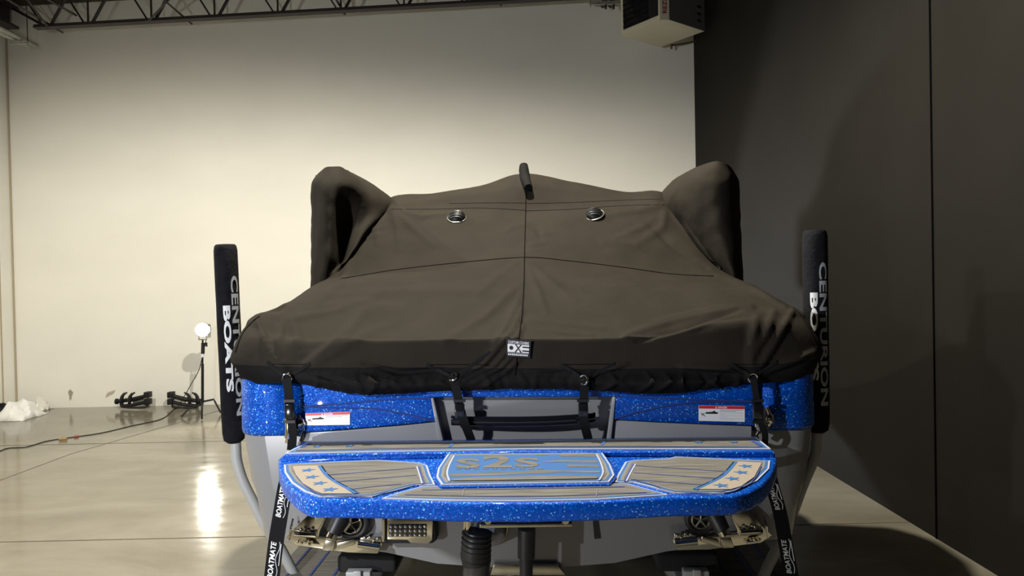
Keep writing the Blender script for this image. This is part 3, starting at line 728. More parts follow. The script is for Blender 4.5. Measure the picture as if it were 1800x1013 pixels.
# front pad
po, hh = pad('front_pad', [(671, 878), (800, 882), (920, 882.5), (1050, 880), (1175, 872), (1104, 852.5), (1070, 852), (775, 856), (742, 857), (705, 867)], ZL, lay, boat)
line(po, [(742, 861.5), (925, 859.5), (1098, 856)], zz, .004, 'pad_dblue'); line(po, [(712, 870), (920, 873), (1136, 866)], zz, .004, 'pad_dblue')
for px in (815, 1050): line(po, [(px, 861), (px-2, 872)], zz, .003, 'pad_grey')
# centre pad, raised, with the mark
ZC = ZL+.012
MB().prism(inset(sw([(783, 801), (766, 825), (763, 842), (774, 857), (1072, 852), (1084, 838), (1077, 819), (1062, 799)], ZC), 0), BZ*-.014).build('centre_plinth', 'flake', sp)
po, hh = pad('centre_pad', [(787, 800), (770, 825), (767, 840), (776, 854), (1071, 849), (1080, 837), (1073, 819), (1059, 798)], ZC, lay, boat); zc2 = ZC+hh
po['label'] = 'blue foam pad with S2S mark'
def Zc(pts): return [(780+x/6, 780+y/6) for x, y in pts]
onpad('blue_field', Zc([(95, 128), (40, 270), (30, 330), (62, 392), (1640, 368), (1675, 300), (1655, 230), (1605, 112)]), zc2, 'pad_blue', po)
zt2 = zc2+.001
vs, fs = text2d('S2S', .03)
for ch, (x0, y0, x1, y1) in zip('S2S', ((130, 160, 385, 262), (415, 128, 720, 255), (745, 152, 1010, 250))):
    vs, fs = text2d(ch, .035)
    pts = [(x0+(x1-x0)*u, y1+(y0-y1)*v) for u, v in vs]
    MB().add([p+BZ*.0012 for p in sw(Zc(pts), zt2)], fs).build('letter', 'teak', po)
for k, x in enumerate((160, 250, 345, 445, 540, 635, 735, 830, 925, 1020)): star(Zc([(x, 268)])[0], zt2, .011, 'teak', po, 'small_star')
for pl in ([(1225, 112), (1600, 112), (1610, 140), (1235, 138)], [(1050, 192), (1235, 178), (1610, 178), (1625, 203), (1240, 197), (1060, 199)], [(1290, 232), (1320, 225), (1640, 230), (1640, 250), (1310, 250)],
           [(60, 322), (240, 318), (520, 305), (800, 298), (960, 282), (1200, 285), (1650, 292), (1645, 310), (1250, 305), (990, 318), (700, 328), (400, 340), (180, 348), (75, 352)],
           [(80, 378), (300, 362), (620, 355), (1000, 345), (1320, 338), (1620, 345), (1610, 370), (1100, 378), (620, 386), (110, 392)], [(980, 120), (1100, 116), (1100, 124), (1000, 126)]):
    onpad('wave_stripe', Zc(pl), zt2, 'teak', po)
line(po, Zc([(110, 125), (60, 220), (35, 310), (60, 395)]), zt2, .006, 'pad_white'); line(po, Zc([(1610, 112), (1655, 200), (1680, 300), (1640, 385)]), zt2, .006, 'pad_white')
# upper pad
po, hh = pad('upper_pad', [(500, 799), (925, 791), (1355, 791), (1329, 770), (925, 776.5), (541, 778.5)], ZU, [(0, 'pad_white'), (.010, 'pad_blue'), (.022, 'pad_grey'), (.034, 'teak')], boat); zz = ZU+hh
line(po, [(520, 792), (925, 785.5), (1335, 786)], zz, .004, 'pad_dblue'); line(po, [(530, 787), (545, 780)], zz, .014, 'pad_dblue'); line(po, [(1318, 772), (1338, 785)], zz, .014, 'pad_dblue')
for px, py in ((793, 783), (1061, 779)): line(po, [(px-3, py+3), (px+3, py-3.5)], zz, .012, 'pad_blue')
for px, py in ((558, 785), (615, 784), (1228, 777.5), (1290, 777.5)): star((px, py), zz, .02, 'pad_blue', po)
# wear and dirt: none painted

tag(boat, 'blue flake and grey wakeboard boat with swim platform, seen from astern', 'boat')

# ================================================================== THE COVER
def Wp(x, yl, z): return L(x, yl, z)
def row(*a): return [B(*p) if len(p) == 3 else L(p[1], p[2], p[3]) for p in a]
def side(yl, z, s, o=0): return ('w', s*(HW+.015+o), yl, z)
rows = [
 row(side(.60, 1.40, -1), side(.22, 1.40, -1), (450, 676, .0), (530, 676, -.055), (640, 693, -.075), (790, 689, -.08), (915, 684, -.08), (1050, 687, -.08), (1180, 692, -.075), (1300, 678, -.055), (1398, 670, .0), side(.22, 1.40, 1), side(.60, 1.40, 1)),
 row(side(.62, 1.45, -1, .01), side(.22, 1.44, -1, .01), (432, 662, .0), (530, 666, -.08), (640, 678, -.12), (790, 676, -.11), (915, 672, -.10), (1050, 674, -.11), (1180, 675, -.125), (1300, 668, -.08), (1418, 655, .0), side(.22, 1.44, 1, .01), side(.62, 1.45, 1, .01)),
 row(side(.65, 1.50, -1, .01), side(.24, 1.50, -1, .01), (420, 650, .0), (530, 655, -.075), (640, 654, -.085), (790, 655, -.085), (915, 655, -.09), (1050, 657, -.09), (1180, 656, -.09), (1300, 655, -.07), (1432, 640, .0), side(.24, 1.50, 1, .01), side(.65, 1.50, 1, .01)),
 row(side(.68, 1.56, -1, .01), side(.24, 1.56, -1, .015), (408, 632, .02), (530, 637, -.075), (640, 640, -.085), (790, 640, -.085), (910, 640, -.085), (1050, 641, -.085), (1180, 639, -.085), (1300, 634, -.08), (1441, 620, .02), side(.24, 1.56, 1, .015), side(.68, 1.56, 1, .01)),
 row(side(.75, 1.63, -1, .0), side(.28, 1.64, -1, -.005), (422, 597, .06), (520, 602, -.03), (640, 603, -.075), (780, 601, -.078), (915, 599, -.078), (1050, 599, -.078), (1170, 594, -.075), (1300, 572, -.04), (1428, 588, .06), side(.28, 1.64, 1, -.005), side(.75, 1.63, 1)),
 row(side(.80, 1.46, -1, .005), side(.34, 1.68, -1, -.03), (434, 577, .12), (525, 592, .03), (645, 594, -.03), (780, 593, -.035), (916, 592, -.035), (1050, 591, -.035), (1172, 584, -.03), (1308, 558, .04), (1417, 563, .12), side(.34, 1.68, 1, -.03), side(.80, 1.46, 1, .005)),
 row(side(.85, 1.46, -1, .005), side(.40, 1.71, -1, -.05), (446, 558, .20), (530, 561, .16), (650, 563, .15), (780, 561, .15), (918, 559, .15), (1050, 557, .15), (1180, 552, .15), (1320, 541, .16), (1401, 543, .20), side(.40, 1.71, 1, -.05), side(.85, 1.46, 1, .005)),
 row(side(1.0, 1.46, -1, .005), side(.75, 1.70, -1, -.03), (500, 536, .50), (565, 518, .42), (670, 512, .42), (800, 512, .42), (920, 512, .42), (1040, 510, .42), (1160, 510, .42), (1270, 512, .42), (1347, 516, .50), side(.75, 1.70, 1, -.03), side(1.0, 1.46, 1, .005)),
 row(side(1.2, 1.46, -1, .005), side(1.1, 1.70, -1, -.03), (550, 505, .92), (602, 488, .85), (700, 474, .85), (808, 462, .85), (921, 453, .85), (1040, 463, .85), (1150, 477, .85), (1258, 486, .85), (1311, 500, .92), side(1.1, 1.70, 1, -.03), side(1.2, 1.46, 1, .005)),
 row(side(1.35, 1.46, -1, .005), side(1.3, 1.70, -1, -.03), ('w', -1.08, 1.2, 1.93), (640, 425, 1.12), (735, 418, 1.1), (828, 414, 1.1), (922, 411, 1.1), (1030, 412, 1.1), (1125, 415, 1.1), (1218, 425, 1.12), ('w', 1.08, 1.2, 1.93), side(1.3, 1.70, 1, -.03), side(1.35, 1.46, 1, .005)),
 row(side(1.5, 1.46, -1, .005), side(1.5, 1.70, -1, -.03), ('w', -1.04, 1.45, 2.0), (684, 369, 1.36), (765, 370, 1.35), (845, 369, 1.35), (923, 371, 1.35), (1008, 368, 1.35), (1090, 363, 1.35), (1171, 362, 1.36), ('w', 1.04, 1.45, 2.0), side(1.5, 1.70, 1, -.03), side(1.5, 1.46, 1, .005)),
 row(side(1.8, 1.46, -1, .005), side(1.8, 1.70, -1, -.03), ('w', -1.0, 1.8, 2.1), (684, 359, 1.75), (765, 342, 1.72), (845, 327, 1.70), (921, 306, 1.66), (1008, 322, 1.70), (1090, 339, 1.72), (1171, 351, 1.75), ('w', 1.0, 1.8, 2.1), side(1.8, 1.70, 1, -.03), side(1.8, 1.46, 1, .005)),
]
def far(yl, w, z0, zs, zm, zcn):
    return [L(-w, yl, z0), L(-w*.98, yl, zs), L(-w*.85, yl, (zs+zm)/2+.05)] + [L(w*k/4*.8, yl, zm+(zcn-zm)*(1-abs(k)/4)) for k in (-3.2, -2, -1, 0, 1, 2, 3.2)] + [L(w*.85, yl, (zs+zm)/2+.05), L(w*.98, yl, zs), L(w, yl, z0)]
rows += [far(2.6, 1.30, 1.46, 1.70, 2.1, 2.42), far(3.6, 1.29, 1.45, 1.66, 1.85, 2.0), far(4.8, 1.19, 1.44, 1.62, 1.78, 1.88), far(5.8, .88, 1.46, 1.62, 1.74, 1.8), far(6.5, .5, 1.52, 1.64, 1.7, 1.76), far(6.9, .12, 1.5, 1.6, 1.65, 1.68)]
NU, NV = 26, 15
g = patch(rows, NU, NV)
# wrinkle lines: (points in the photo, width px, height m)
WR = []
def wr(pts, w, a): WR.append((pts, w*.72, a))
random.seed(9)
# folds pulled from the inner strap rings to the middle seam
for pts, w, a in (([(800, 668), (850, 640), (900, 585), (916, 545)], 6, .012), ([(815, 670), (868, 645), (905, 600), (918, 572)], 5, .012), ([(835, 672), (880, 648), (910, 615)], 5, .010), ([(850, 680), (890, 655), (912, 632)], 5, .009),
    ([(860, 620), (890, 575), (915, 520)], 7, .008), ([(780, 600), (850, 560), (915, 500)], 10, .007), ([(505, 665), (470, 610), (452, 560)], 7, .012), ([(505, 665), (490, 600), (505, 550)], 9, .010), ([(530, 650), (600, 600), (640, 550)], 14, .012),
    ([(560, 640), (640, 590), (700, 565)], 12, .007), ([(500, 540), (520, 580), (530, 620)], 12, .008), ([(460, 556), (520, 560), (600, 545)], 8, .008), ([(600, 540), (680, 512), (780, 512), (900, 520)], 10, .008),
    ([(1028, 668), (1070, 650), (1100, 640)], 6, .010), ([(1028, 668), (990, 650), (930, 652)], 6, .008), ([(1322, 665), (1350, 620), (1392, 550)], 8, .014), ([(1322, 665), (1320, 610), (1330, 560)], 10, .012), ([(1322, 665), (1380, 640), (1430, 620)], 8, .012), ([(1322, 665), (1280, 648), (1200, 645)], 8, .010),
    ([(1100, 592), (1180, 565), (1270, 545), (1320, 541)], 9, .016), ([(1120, 600), (1200, 580), (1300, 548)], 6, -.010), ([(1150, 595), (1230, 575), (1300, 552)], 5, .008), ([(1360, 550), (1345, 590), (1320, 630)], 9, .010),
    ([(684, 364), (740, 382), (800, 375)], 5, .010), ([(684, 366), (720, 395), (760, 430)], 7, .010), ([(684, 366), (700, 400), (700, 440)], 6, .008), ([(684, 362), (780, 352), (900, 330)], 5, .006), ([(700, 358), (800, 343), (905, 318)], 4, .006), ([(684, 368), (660, 400), (665, 430)], 5, .008),
    ([(1171, 358), (1120, 372), (1050, 380)], 5, .010), ([(1171, 360), (1200, 400), (1240, 440)], 6, .010), ([(1171, 362), (1165, 400), (1120, 430)], 8, .007), ([(1171, 354), (1080, 345), (940, 325)], 4, .006), ([(1160, 352), (1060, 335), (940, 312)], 4, .006), ([(1140, 395), (1180, 430), (1240, 470)], 7, -.008),
    ([(640, 640), (700, 655), (780, 650)], 5, -.010), ([(640, 660), (660, 675), (650, 690)], 5, .010), ([(560, 660), (600, 672), (625, 690)], 6, -.010), ([(700, 660), (690, 672), (710, 686)], 5, .008),
    ([(925, 395), (945, 400), (950, 418)], 6, -.006), ([(925, 412), (950, 412), (975, 410)], 3, .005), ([(925, 432), (955, 430)], 3, .006), ([(925, 440), (950, 443)], 3, .006), ([(925, 395), (900, 400), (885, 410)], 6, .005), ([(930, 560), (990, 570), (1060, 578)], 5, .006), ([(930, 575), (980, 585), (1040, 590)], 4, .006),
    ([(920, 455), (960, 490), (1010, 530)], 9, .006), ([(925, 470), (945, 510), (960, 550)], 7, .006), ([(910, 460), (870, 490), (840, 520)], 9, .006), ([(1080, 420), (1130, 400), (1150, 385)], 5, .005), ([(1060, 425), (1120, 430), (1200, 470)], 8, .004),
    ([(630, 400), (655, 408), (675, 398)], 3, .008), ([(625, 410), (650, 418), (680, 412)], 3, .008), ([(615, 460), (600, 500), (560, 530)], 8, .008), ([(1260, 488), (1320, 505), (1380, 538)], 6, .008), ([(550, 530), (620, 520), (700, 530)], 8, -.006)): wr(pts, w, a)
for k in range(24):   # fine folds in the gathered skirt
    x = 560+k*32; wr([(x, 655), (x+random.uniform(-14, 14), 672), (x+random.uniform(-20, 20), 688)], 4, random.choice((.006, -.006, .008)))
Ri = R.transposed()
def proj(p):
    q_ = Ri @ (p-CAM); return (900+F*q_.x/-q_.z, 506.5-F*q_.y/-q_.z)
def segd(px, py, a, b):
    dx, dy = b[0]-a[0], b[1]-a[1]; t = max(0, min(1, ((px-a[0])*dx+(py-a[1])*dy)/(dx*dx+dy*dy))); return math.hypot(px-a[0]-t*dx, py-a[1]-t*dy), t
def wrinkle(px, py):
    d = 0
    for pts, w, a in WR:
        bx = [p[0] for p in pts]; by = [p[1] for p in pts]
        if px < min(bx)-3*w or px > max(bx)+3*w or py < min(by)-3*w or py > max(by)+3*w: continue
        best = 1e9; bt = 0
        for i in range(len(pts)-1):
            q_, t = segd(px, py, pts[i], pts[i+1])
            if q_ < best: best = q_; bt = (i+t)/(len(pts)-1)
        d += a*math.exp(-(best/w)**2)*(.35+.65*math.sin(math.pi*min(.95, max(.05, bt))))
    return d
nr, nc = len(g), len(g[0])
nrm = [[None]*nc for _ in range(nr)]
for i in range(nr):
    for j in range(nc):
        a = g[min(i+1, nr-1)][j]-g[max(i-1, 0)][j]; b2 = g[i][min(j+1, nc-1)]-g[i][max(j-1, 0)]
        n_ = b2.cross(a); nrm[i][j] = n_.normalized() if n_.length > 1e-9 else Vector((0, -1, 0))
for i in range(nr):
    for j in range(nc):
        p = g[i][j]
        if i > 11*NV+4: continue
        px, py = proj(p); d = max(-.013, min(.015, wrinkle(px, py)*1.7))
        d += .006*noise.noise(p*3.2) + .0025*noise.noise(p*9)
        g[i][j] = p + nrm[i][j]*d
bc = empty('boat_cover', L(0, 0, 1.4))
top_i = 2*NV+NV//2
cb = MB(); cb.grid(g[3*NV-6:]); sheet = cb.build('canvas_sheet', 'cover', bc, smooth=True, angle=80, solid=.003)
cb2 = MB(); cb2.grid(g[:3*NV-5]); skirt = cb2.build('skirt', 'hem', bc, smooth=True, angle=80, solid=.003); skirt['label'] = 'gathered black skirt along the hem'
allv = [p for r_ in g for p in r_]; allf = [(i*nc+j, i*nc+j+1, (i+1)*nc+j+1, (i+1)*nc+j) for i in range(nr-1) for j in range(nc-1)]
BV = BVHTree.FromPolygons(allv, allf)
def hit(px, py, off=0.0):
    d = ray(px, py); h = BV.ray_cast(CAM, d)
    if h[0] is None: return B(px, py, 0), -BY
    n_ = h[1] if h[1].dot(d) < 0 else -h[1]
    return h[0]+n_*off, n_
def seam(pts, r=.0025, name='seam', m='seam', n=10):
    pp = spline([Vector((x, y, 0)) for x, y in pts], n)
    MB().tube([hit(p.x, p.y, .0005)[0] for p in pp], r, 6).build(name, m, bc, smooth=True)
seam([(925, 330), (924, 370), (923, 410), (922, 453), (921, 500), (917, 560), (912, 595), (908, 640), (906, 660)], .003)
seam([(600, 490), (650, 482), (700, 474), (808, 462), (921, 453), (1000, 459), (1100, 471), (1180, 482), (1255, 486)], .003)
seam([(688, 368), (765, 368), (845, 366), (924, 370)], .0018); seam([(925, 371), (1008, 368), (1090, 362), (1168, 360)], .0018)
seam([(925, 358), (1010, 356), (1100, 352), (1160, 350)], .0015); seam([(790, 358), (850, 357), (924, 357)], .0015)
seam([(414, 620), (425, 590), (440, 570), (456, 556)], .003); seam([(1395, 541), (1412, 560), (1425, 585), (1436, 612)], .003)
seam([(470, 640), (500, 641), (545, 641)], .0015); seam([(750, 642), (800, 641), (860, 642)], .0015); seam([(985, 641), (1028, 641), (1080, 640)], .0015); seam([(1290, 641), (1322, 641), (1360, 640)], .0015)
# webbing triangles down to the rings
RING = [(505, 664, (470, 637), (545, 640)), (798, 665, (750, 641), (862, 620)), (1028, 668, (985, 642), (1080, 641)), (1322, 664, (1285, 642), (1365, 636))]
tie = [[(505, 664), (507, 690), (509, 715), (513, 745), (514, 770), (512, 792)], [(798, 665), (803, 690), (808, 715), (815, 740), (823, 760), (829, 776)],
       [(1028, 668), (1027, 690), (1025, 715), (1026, 740), (1031, 760), (1035, 776)], [(1322, 664), (1328, 690), (1332, 715), (1338, 745), (1345, 765), (1343, 790)]]
for k, (rx, ry, a, b2) in enumerate(RING):
    for q_ in (a, b2):
        pp = [hit(rx+(q_[0]-rx)*t/8, ry+(q_[1]-ry)*t/8, .004)[0] for t in range(9)]
        MB().ribbon(pp, BX*.7+BZ*.7 if q_[0] < rx else BX*.7-BZ*.7, .014, .003).build('webbing_tab', 'web', bc)
    h, n_ = hit(rx, ry, .008); 
    MB().ring(h, n_, .019, .0045).build('ring', 'chrome', bc, smooth=True)
    yls = [-.13, -.10, -.09, -.10, -.09, -.06]
    if k in (1, 2): yls = [-.13, -.10, -.09, -.11, -.09, -.05]
    pts = [h-BY*.006]+[B(x, y, yy) for (x, y), yy in zip(tie[k][1:], yls[1:])]
    w = .038 if k < 3 else .026
    sb = MB().ribbon(pts, BX, w, .0035).build('tie_strap', 'web', bc)
    c = B(*tie[k][2], yls[2]-.008)+BZ*-.02
    MB().box(c, .042, .018, .065, (BX, BY, BZ)).build('buckle', 'black_gloss', sb, bevel=.005)
    MB().box(c+BZ*.045, .05, .012, .012, (BX, BY, BZ)).build('buckle_bar', 'black', sb); MB().box(c-BZ*.045, .05, .012, .012, (BX, BY, BZ)).build('buckle_bar', 'black', sb)
# vents
for (px, py) in ((803, 384), (1046, 379)):
    h, n_ = hit(px, py, .003); u = BX; w_ = n_.cross(u).normalized()
    if w_.z < 0: w_ = -w_
    vt = MB().ring(h, n_, .056, .005, 32).build('vent', 'vent_rim', bc, smooth=True)
    rws = []
    for i in range(9):
        b3 = math.pi/2*i/8; rws.append([h + (u*math.cos(a)+w_*math.sin(a))*.053*math.cos(b3) + n_*(.004+.034*math.sin(b3)) for a in [2*math.pi*k/24 for k in range(24)]])
    MB().grid(rws, closed=True).build('vent_hood', 'black', vt, smooth=True)
    for k in range(6):
        t_ = -.7+1.4*k/5; hw2 = math.sqrt(max(0, 1-t_*t_)); pts = []
        for q_ in range(9):
            x_ = -hw2+2*hw2*q_/8; zz_ = math.sqrt(max(0, 1-t_*t_-x_*x_)); pts.append(h + u*x_*.054 + w_*t_*.054 + n_*(.005+.036*zz_))
        MB().tube(pts, .0022, 6).build('vent_louver', 'chrome2' if False else 'rubber', vt)
# maker's patch
PC = [hit(893.5, 625, .011)[0], hit(929.5, 626.5, .009)[0], hit(931, 602.5, .013)[0], hit(895, 601, .014)[0]]
PN = (PC[1]-PC[0]).cross(PC[3]-PC[0]).normalized()
PN = PN if PN.dot(CAM-PC[0]) > 0 else -PN
def patch_pt(u, v, o=.002): 
    return quadmap(u, v, PC[0], PC[1], PC[2], PC[3]) + PN*o
base = [[patch_pt(-.06+1.12*i/8, -.12+1.24*j/6, .002) for i in range(9)] for j in range(7)]
lp = MB().grid(base).build('maker_patch', 'blackink', bc, solid=.001)
def pg(poly, m, name, o=.004): MB().add([patch_pt(x, y, o) for x, y in poly], [tuple(range(len(poly)))]).build(name, m, lp)
pg([(.0, .22), (.99, .22), (.99, .76), (.0, .76)], 'white_print', 'patch_field')
vs, fs = text2d('CUSTOM COVERS', .02); MB().add([patch_pt(.02+x*.95, .80+y*.18, .004) for x, y in vs], fs).build('patch_text', 'white_print', lp)
vs, fs = text2d('X', .0); MB().add([patch_pt(.32+x*.33, .22+y*.54, .006) for x, y in vs], fs).build('patch_letter', 'blackink', lp)
pg([(.16+.09*math.cos(a*math.pi/6), .5+.14*math.sin(a*math.pi/6)) for a in range(12)], 'blackink', 'patch_letter', .006)
for yy in (.3, .56): pg([(.68, yy), (.98, yy), (.98, yy+.09), (.68, yy+.09)], 'blackink', 'patch_letter', .006)
for x0 in range(10): pg([(.02+x0*.095, .0), (.09+x0*.095, .0), (.09+x0*.095, .10), (.02+x0*.095, .10)], 'white_print', 'patch_small_print')
pg([(.0, .14), (.98, .14), (.98, .18), (.0, .18)], 'silver_print', 'patch_line')
# ---- tower pockets
def ear(levels, name_lab, flip):
    rws = []
    for lv in levels:
        base_ = [B(*p) for p in lv]; h_ = base_[-1]+BY*.35; a0 = base_[0]+BY*.2
        mid = (h_+a0)/2+BY*.08
        rws.append(base_+[h_, mid, a0])
    gg = patch(rws, 7, 9, closed=True); nr2, nc2 = len(gg), len(gg[0])
    for i in range(nr2):
        for j in range(nc2):
            p = gg[i][j]; c = sum((gg[i][k] for k in range(0, nc2, 6)), Vector())/len(range(0, nc2, 6)); o = (p-c); o.z = 0
            if o.length > 1e-6: gg[i][j] = p + o.normalized()*(.010*noise.noise(Vector((p.x*9, p.y*9, p.z*2.5)))+.005*noise.noise(p*14))
    mb = MB(); mb.grid(gg, closed=True); mb.add(gg[0], [tuple(range(nc2))])
    o = mb.build('tower_pocket', 'cover', bc, smooth=True, angle=60); o['label'] = name_lab
    return gg
e1 = ear([
 [(556, 308, 1.3), (557, 308, 1.15), (572, 295, 1.04), (586, 293, 1.02), (598, 293, 1.05), (606, 297, 1.1), (611, 300, 1.25)],
 [(549, 330, 1.3), (549, 326, 1.12), (560, 325, .98), (584, 325, .93), (606, 325, .98), (630, 322, 1.12), (643, 321, 1.3)],
 [(549, 365, 1.3), (549, 365, 1.12), (560, 365, .97), (583, 365, .92), (606, 365, 1.06), (645, 360, 1.16), (681, 360, 1.34)],
 [(549, 410, 1.3), (549, 410, 1.10), (560, 410, .96), (582, 410, .92), (604, 412, 1.10), (624, 408, 1.10), (648, 405, 1.14)],
 [(549, 455, 1.25), (549, 455, 1.05), (560, 455, .94), (579, 455, .90), (600, 458, 1.08), (606, 458, 1.02), (615, 455, 1.02)],
 [(549, 507, 1.2), (549, 507, .98), (557, 502, .93), (570, 494, .90), (585, 482, .95), (592, 478, .96), (602, 470, .98)],
 [(551, 540, 1.2), (551, 540, .98), (559, 535, .96), (572, 530, .95), (590, 520, .98), (600, 515, 1.0), (612, 510, 1.02)]], 'tall pocket over the left tower board holder', False)
e2 = ear([
 [(1288, 300, 1.3), (1289, 299, 1.15), (1281, 290, 1.04), (1264, 284, 1.02), (1250, 285, 1.05), (1240, 288, 1.1), (1236, 290, 1.25)],
 [(1298, 325, 1.3), (1298, 320, 1.12), (1286, 318, .98), (1258, 320, .93), (1228, 312, .98), (1206, 308, 1.12), (1199, 309, 1.3)],
 [(1299, 360, 1.3), (1299, 360, 1.12), (1287, 360, .97), (1255, 360, .92), (1220, 362, 1.0), (1190, 358, 1.14), (1171, 355, 1.34)],
 [(1301, 410, 1.3), (1301, 410, 1.10), (1290, 410, .96), (1266, 410, .91), (1240, 412, .98), (1222, 410, 1.05), (1207, 406, 1.14)],
 [(1303, 455, 1.25), (1303, 455, 1.05), (1294, 455, .94), (1280, 455, .90), (1262, 458, .95), (1252, 456, 1.0), (1242, 452, 1.02)],
 [(1306, 500, 1.2), (1306, 500, .98), (1300, 499, .93), (1292, 494, .90), (1282, 486, .93), (1272, 480, .96), (1260, 470, .98)],
 [(1308, 540, 1.2), (1308, 540, .98), (1302, 535, .96), (1292, 530, .95), (1275, 520, .98), (1265, 515, 1.0), (1250, 510, 1.02)]], 'tall pocket over the right tower board holder', True)
# ---- mast sleeve at the peak
a = P(920, 297, 4.72); b_ = P(922, 312, 4.66); c_ = P(928, 330, 4.5)
MB().tube([P(920, 289, 4.73), P(920.5, 291, 4.72), P(921, 300, 4.70), P(923, 314, 4.62), P(929, 330, 4.52)], [.01, .028, .034, .034, .026], 12).build('mast_sleeve', 'hem', bc, smooth=True)
tag(bc, 'charcoal canvas cover draped over the boat with two tall tower pockets', 'boat cover')

# ================================================================== THE TRAILER
tr_ = empty('boat_trailer', L(0, 2, 0))
M['trailer'] = mat('grey_trailer_paint', (.30, .30, .31), .35)
def gpost(cent, Y, sleeve, side_, lab):
    YP = Y
    pts = [P(x, y, YP+dy) for x, y, dy in cent]
    gp = MB().tube(spline(pts, 5), .026, 14).build('guide_post', 'post', tr_, smooth=True)
    (tx, ty), (bx, by) = sleeve; t_ = P(tx, ty, YP); b2 = P(bx, by, YP)
    axis = (t_-b2).normalized(); rr = .057; ln = (t_-b2).length
    tube_pts = [b2, b2+axis*.015, b2+axis*.05]+[b2+axis*(.05+(ln-.08)*k/10) for k in range(1, 11)]+[t_-axis*.008, t_]
    rs = [.032, .05, rr*.97]+[rr*(1+.03*noise.noise(Vector((k*.7, Y, side_)))) for k in range(10)]+[rr*.93, rr*.8]
    sl = MB().tube(tube_pts, rs, 28).build('post_sleeve', 'sleeve', tr_, smooth=True); sl['label'] = lab
    fwd = (CAM-(t_+b2)/2); fwd -= axis*fwd.dot(axis); fwd.normalize(); rgt = fwd.cross(axis)*-1
    if rgt.x < 0: rgt = -rgt
    def cyl(ang, s, o=.0025):      # angle from facing the camera (+ = right), s = metres below the top
        return t_ - axis*s + (fwd*math.cos(ang)+rgt*math.sin(ang))*(rr*1.03+o)
    def word(txt, a0, a1, s0, s1, m, nm, bold, o=.002):
        vs, fs = text2d(txt, bold, cut=6); MB().add([cyl(a0+(a1-a0)*y, s0+(s1-s0)*x, o) for x, y in vs], fs).build(nm, m, sl)
    k = ln/346.0
    word('CENTURION', .28, .95, 55*k, 297*k, 'silver_print', 'lettering', .03); word('BOATS', -.42, .16, 106*k, 255*k, 'white_print', 'lettering', .045)
gpost([(414, 770, 0), (415, 790, 0), (417, 812, 0), (427, 845, 0), (445, 882, -.0), (467, 925, -.0), (492, 962, 0), (520, 1016, .0), (538, 1050, 0)], 3.62, ((396, 430), (412, 778)), 0, 'black padded sleeve on the left guide post')
gpost([(1437, 750, 0), (1435, 780, 0), (1433, 798, 0), (1426, 818, 0), (1411, 853, 0), (1393, 902, 0), (1375, 945, 0), (1348, 1000, 0), (1330, 1040, 0)], 3.45, ((1432, 405), (1437, 760)), 1, 'black padded sleeve on the right guide post')
zf = .40
for s in (-1, 1):
    MB().box(L(s*.74, 3.25, .42), .08, 6.6, .12, (BX, BY, BZ)).build('frame_rail', 'trailer', tr_, bevel=.008)
    # bunk under the hull on two brackets
    MB().box(L(s*.72, 2.05, .625), .27, 4.0, .08, (BX, BY, BZ)).build('bunk', 'black_matte', tr_, bevel=.02)
    for yy in (.005, 3.2): 
        MB().box(L(s*.74, yy, .52), .11, .05, .20, (BX, BY, BZ)).box(L(s*.74, yy-.03, .52), .035, .02, .22, (BX, BY, BZ)).build('bunk_bracket', 'post', tr_, bevel=.005)
    # step deck of the fender
    st_ = MB().box(L(s*1.05, 1.2, .40), .50, 1.6, .05, (BX, BY, BZ)).build('fender_step', 'teak', tr_, bevel=.008)
    for k in range(4): MB().box(L(s*(.86+k*.12), 1.2, .4265), .012, 1.58, .003, (BX, BY, BZ)).build('step_inlay', 'pad_dblue', st_)
    MB().box(L(s*.79, 1.2, .405), .03, 1.6, .07, (BX, BY, BZ)).build('step_edge', 'trailer', tr_)
    for yy in (2.7, 3.65):
        c = L(s*1.0, yy, .33); wh = MB().tube([c-BX*.10, c-BX*.085, c+BX*.085, c+BX*.10], [.30, .33, .33, .30], 32).build('wheel', 'rubber', tr_, smooth=True)
        MB().disc(c-BX*.11, BX, .19, .22, 24).build('rim', 'chrome2', wh, smooth=True)
    rws = [[L(s*(1.0+o), 3.17+.98*math.cos(a_*math.pi/12)*1.0, .33+.42*math.sin(a_*math.pi/12)**.6*(1 if a_ not in (0, 12) else 0)) for o in (-.14, .14)] for a_ in range(13)]
    MB().grid(rws).build('fender', 'trailer', tr_, smooth=True, solid=.006)
for yy in (.3, 1.9, 3.2, 5.0): MB().box(L(0, yy, .38), 1.9 if yy < .5 else 1.6, .1, .08, (BX, BY, BZ)).build('cross_member', 'trailer', tr_, bevel=.006)
MB().box(L(0, 6.9, .42), .1, 1.6, .1, (BX, BY, BZ)).tube([L(0, 7.6, .42), L(0, 7.6, .02)], .035, 10).build('tongue', 'trailer', tr_)
for yy in (2.7, 3.65): MB().tube([L(-.95, yy, .33), L(.95, yy, .33)], .03, 10).build('axle', 'trailer', tr_)
tag(tr_, 'grey boat trailer with bunks, step fenders and black sleeved guide posts', 'trailer')

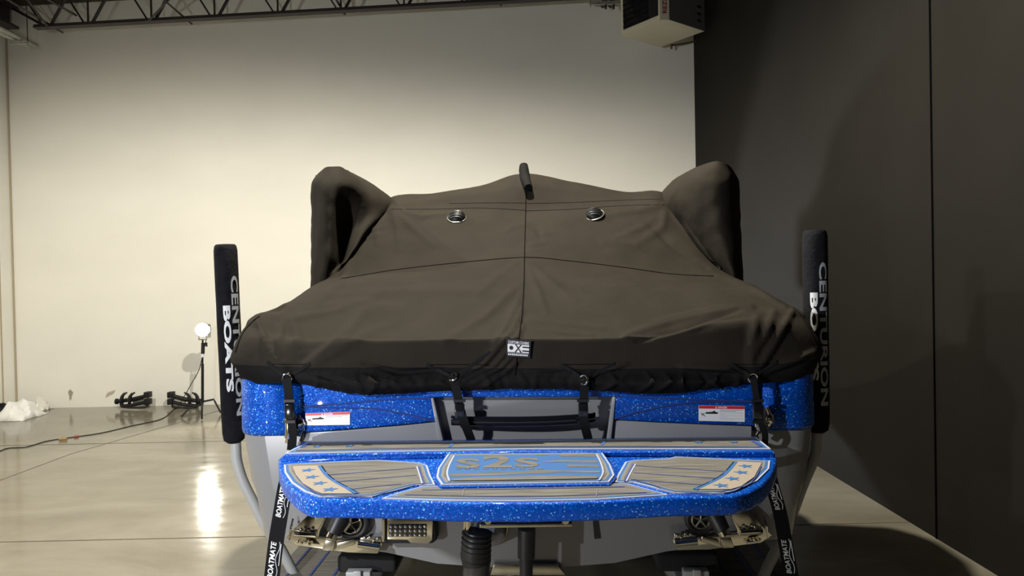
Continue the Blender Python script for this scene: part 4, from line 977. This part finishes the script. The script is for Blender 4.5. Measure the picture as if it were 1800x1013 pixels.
# ---- tie-down straps at the stern corners
def strap(cent, w, ylst, txt_at, label, flip=False):
    pts = [B(x, y, yl) for (x, y), yl in zip(cent, ylst)]
    ts = empty('transom_strap', pts[-1])
    MB().ribbon(pts, BX, w, .004).build('webbing', 'web', ts)
    pp = spline(pts, 20); ac = [0]
    for i in range(1, len(pp)): ac.append(ac[-1]+(pp[i]-pp[i-1]).length)
    def at(s, c):
        s = max(0, min(ac[-1]-1e-4, s)); i = max(k for k in range(len(ac)) if ac[k] <= s); i = min(i, len(pp)-2)
        t = (s-ac[i])/(ac[i+1]-ac[i]); d = (pp[i+1]-pp[i]).normalized(); u = (BX-d*BX.dot(d)).normalized(); n_ = u.cross(d); n_ = n_ if n_.dot(CAM-pp[i]) > 0 else -n_
        return pp[i].lerp(pp[i+1], t)+u*c+n_*.0032
    vs, fs = text2d('BOATMATE', .02, .25)
    for (y0, y1) in txt_at:     # pixel rows: bottom (first letter) to top
        def s_of(py):
            return min(range(len(pp)), key=lambda k: abs(proj(pp[k])[1]-py))
        s0, s1 = ac[s_of(y0)], ac[s_of(y1)]
        MB().add([at(s0+(s1-s0)*x, w*(.06-.36*y)) for x, y in vs], fs).build('lettering', 'white_print', ts)
        # swoosh below the word
        sp_ = [at(s0+(s1-s0)*t, w*(.22+.10*math.sin(t*9))) for t in [k/14 for k in range(15)]]
        MB().tube(sp_, .0014, 5).tube([at(s0+(s1-s0)*(.35+.6*t/6), w*.38) for t in range(7)], .0018, 5).build('swoosh_mark', 'white_print', ts)
    tag(ts, label, 'strap', 'stern tie-down straps')
strap([(507, 835), (501, 858), (493, 905), (485, 955), (478, 1013), (474, 1045)], .064, [-.16, -.17, -.2, -.22, -.25, -.27], [(910, 856), (1018, 953)], 'black lettered tie-down strap hanging from the left stern corner')
strap([(1350, 822), (1357, 853), (1371, 902), (1382, 963), (1391, 1013), (1397, 1045)], .056, [-.14, -.15, -.18, -.2, -.23, -.25], [(897, 852), (1008, 948)], 'black lettered tie-down strap hanging from the right stern corner')
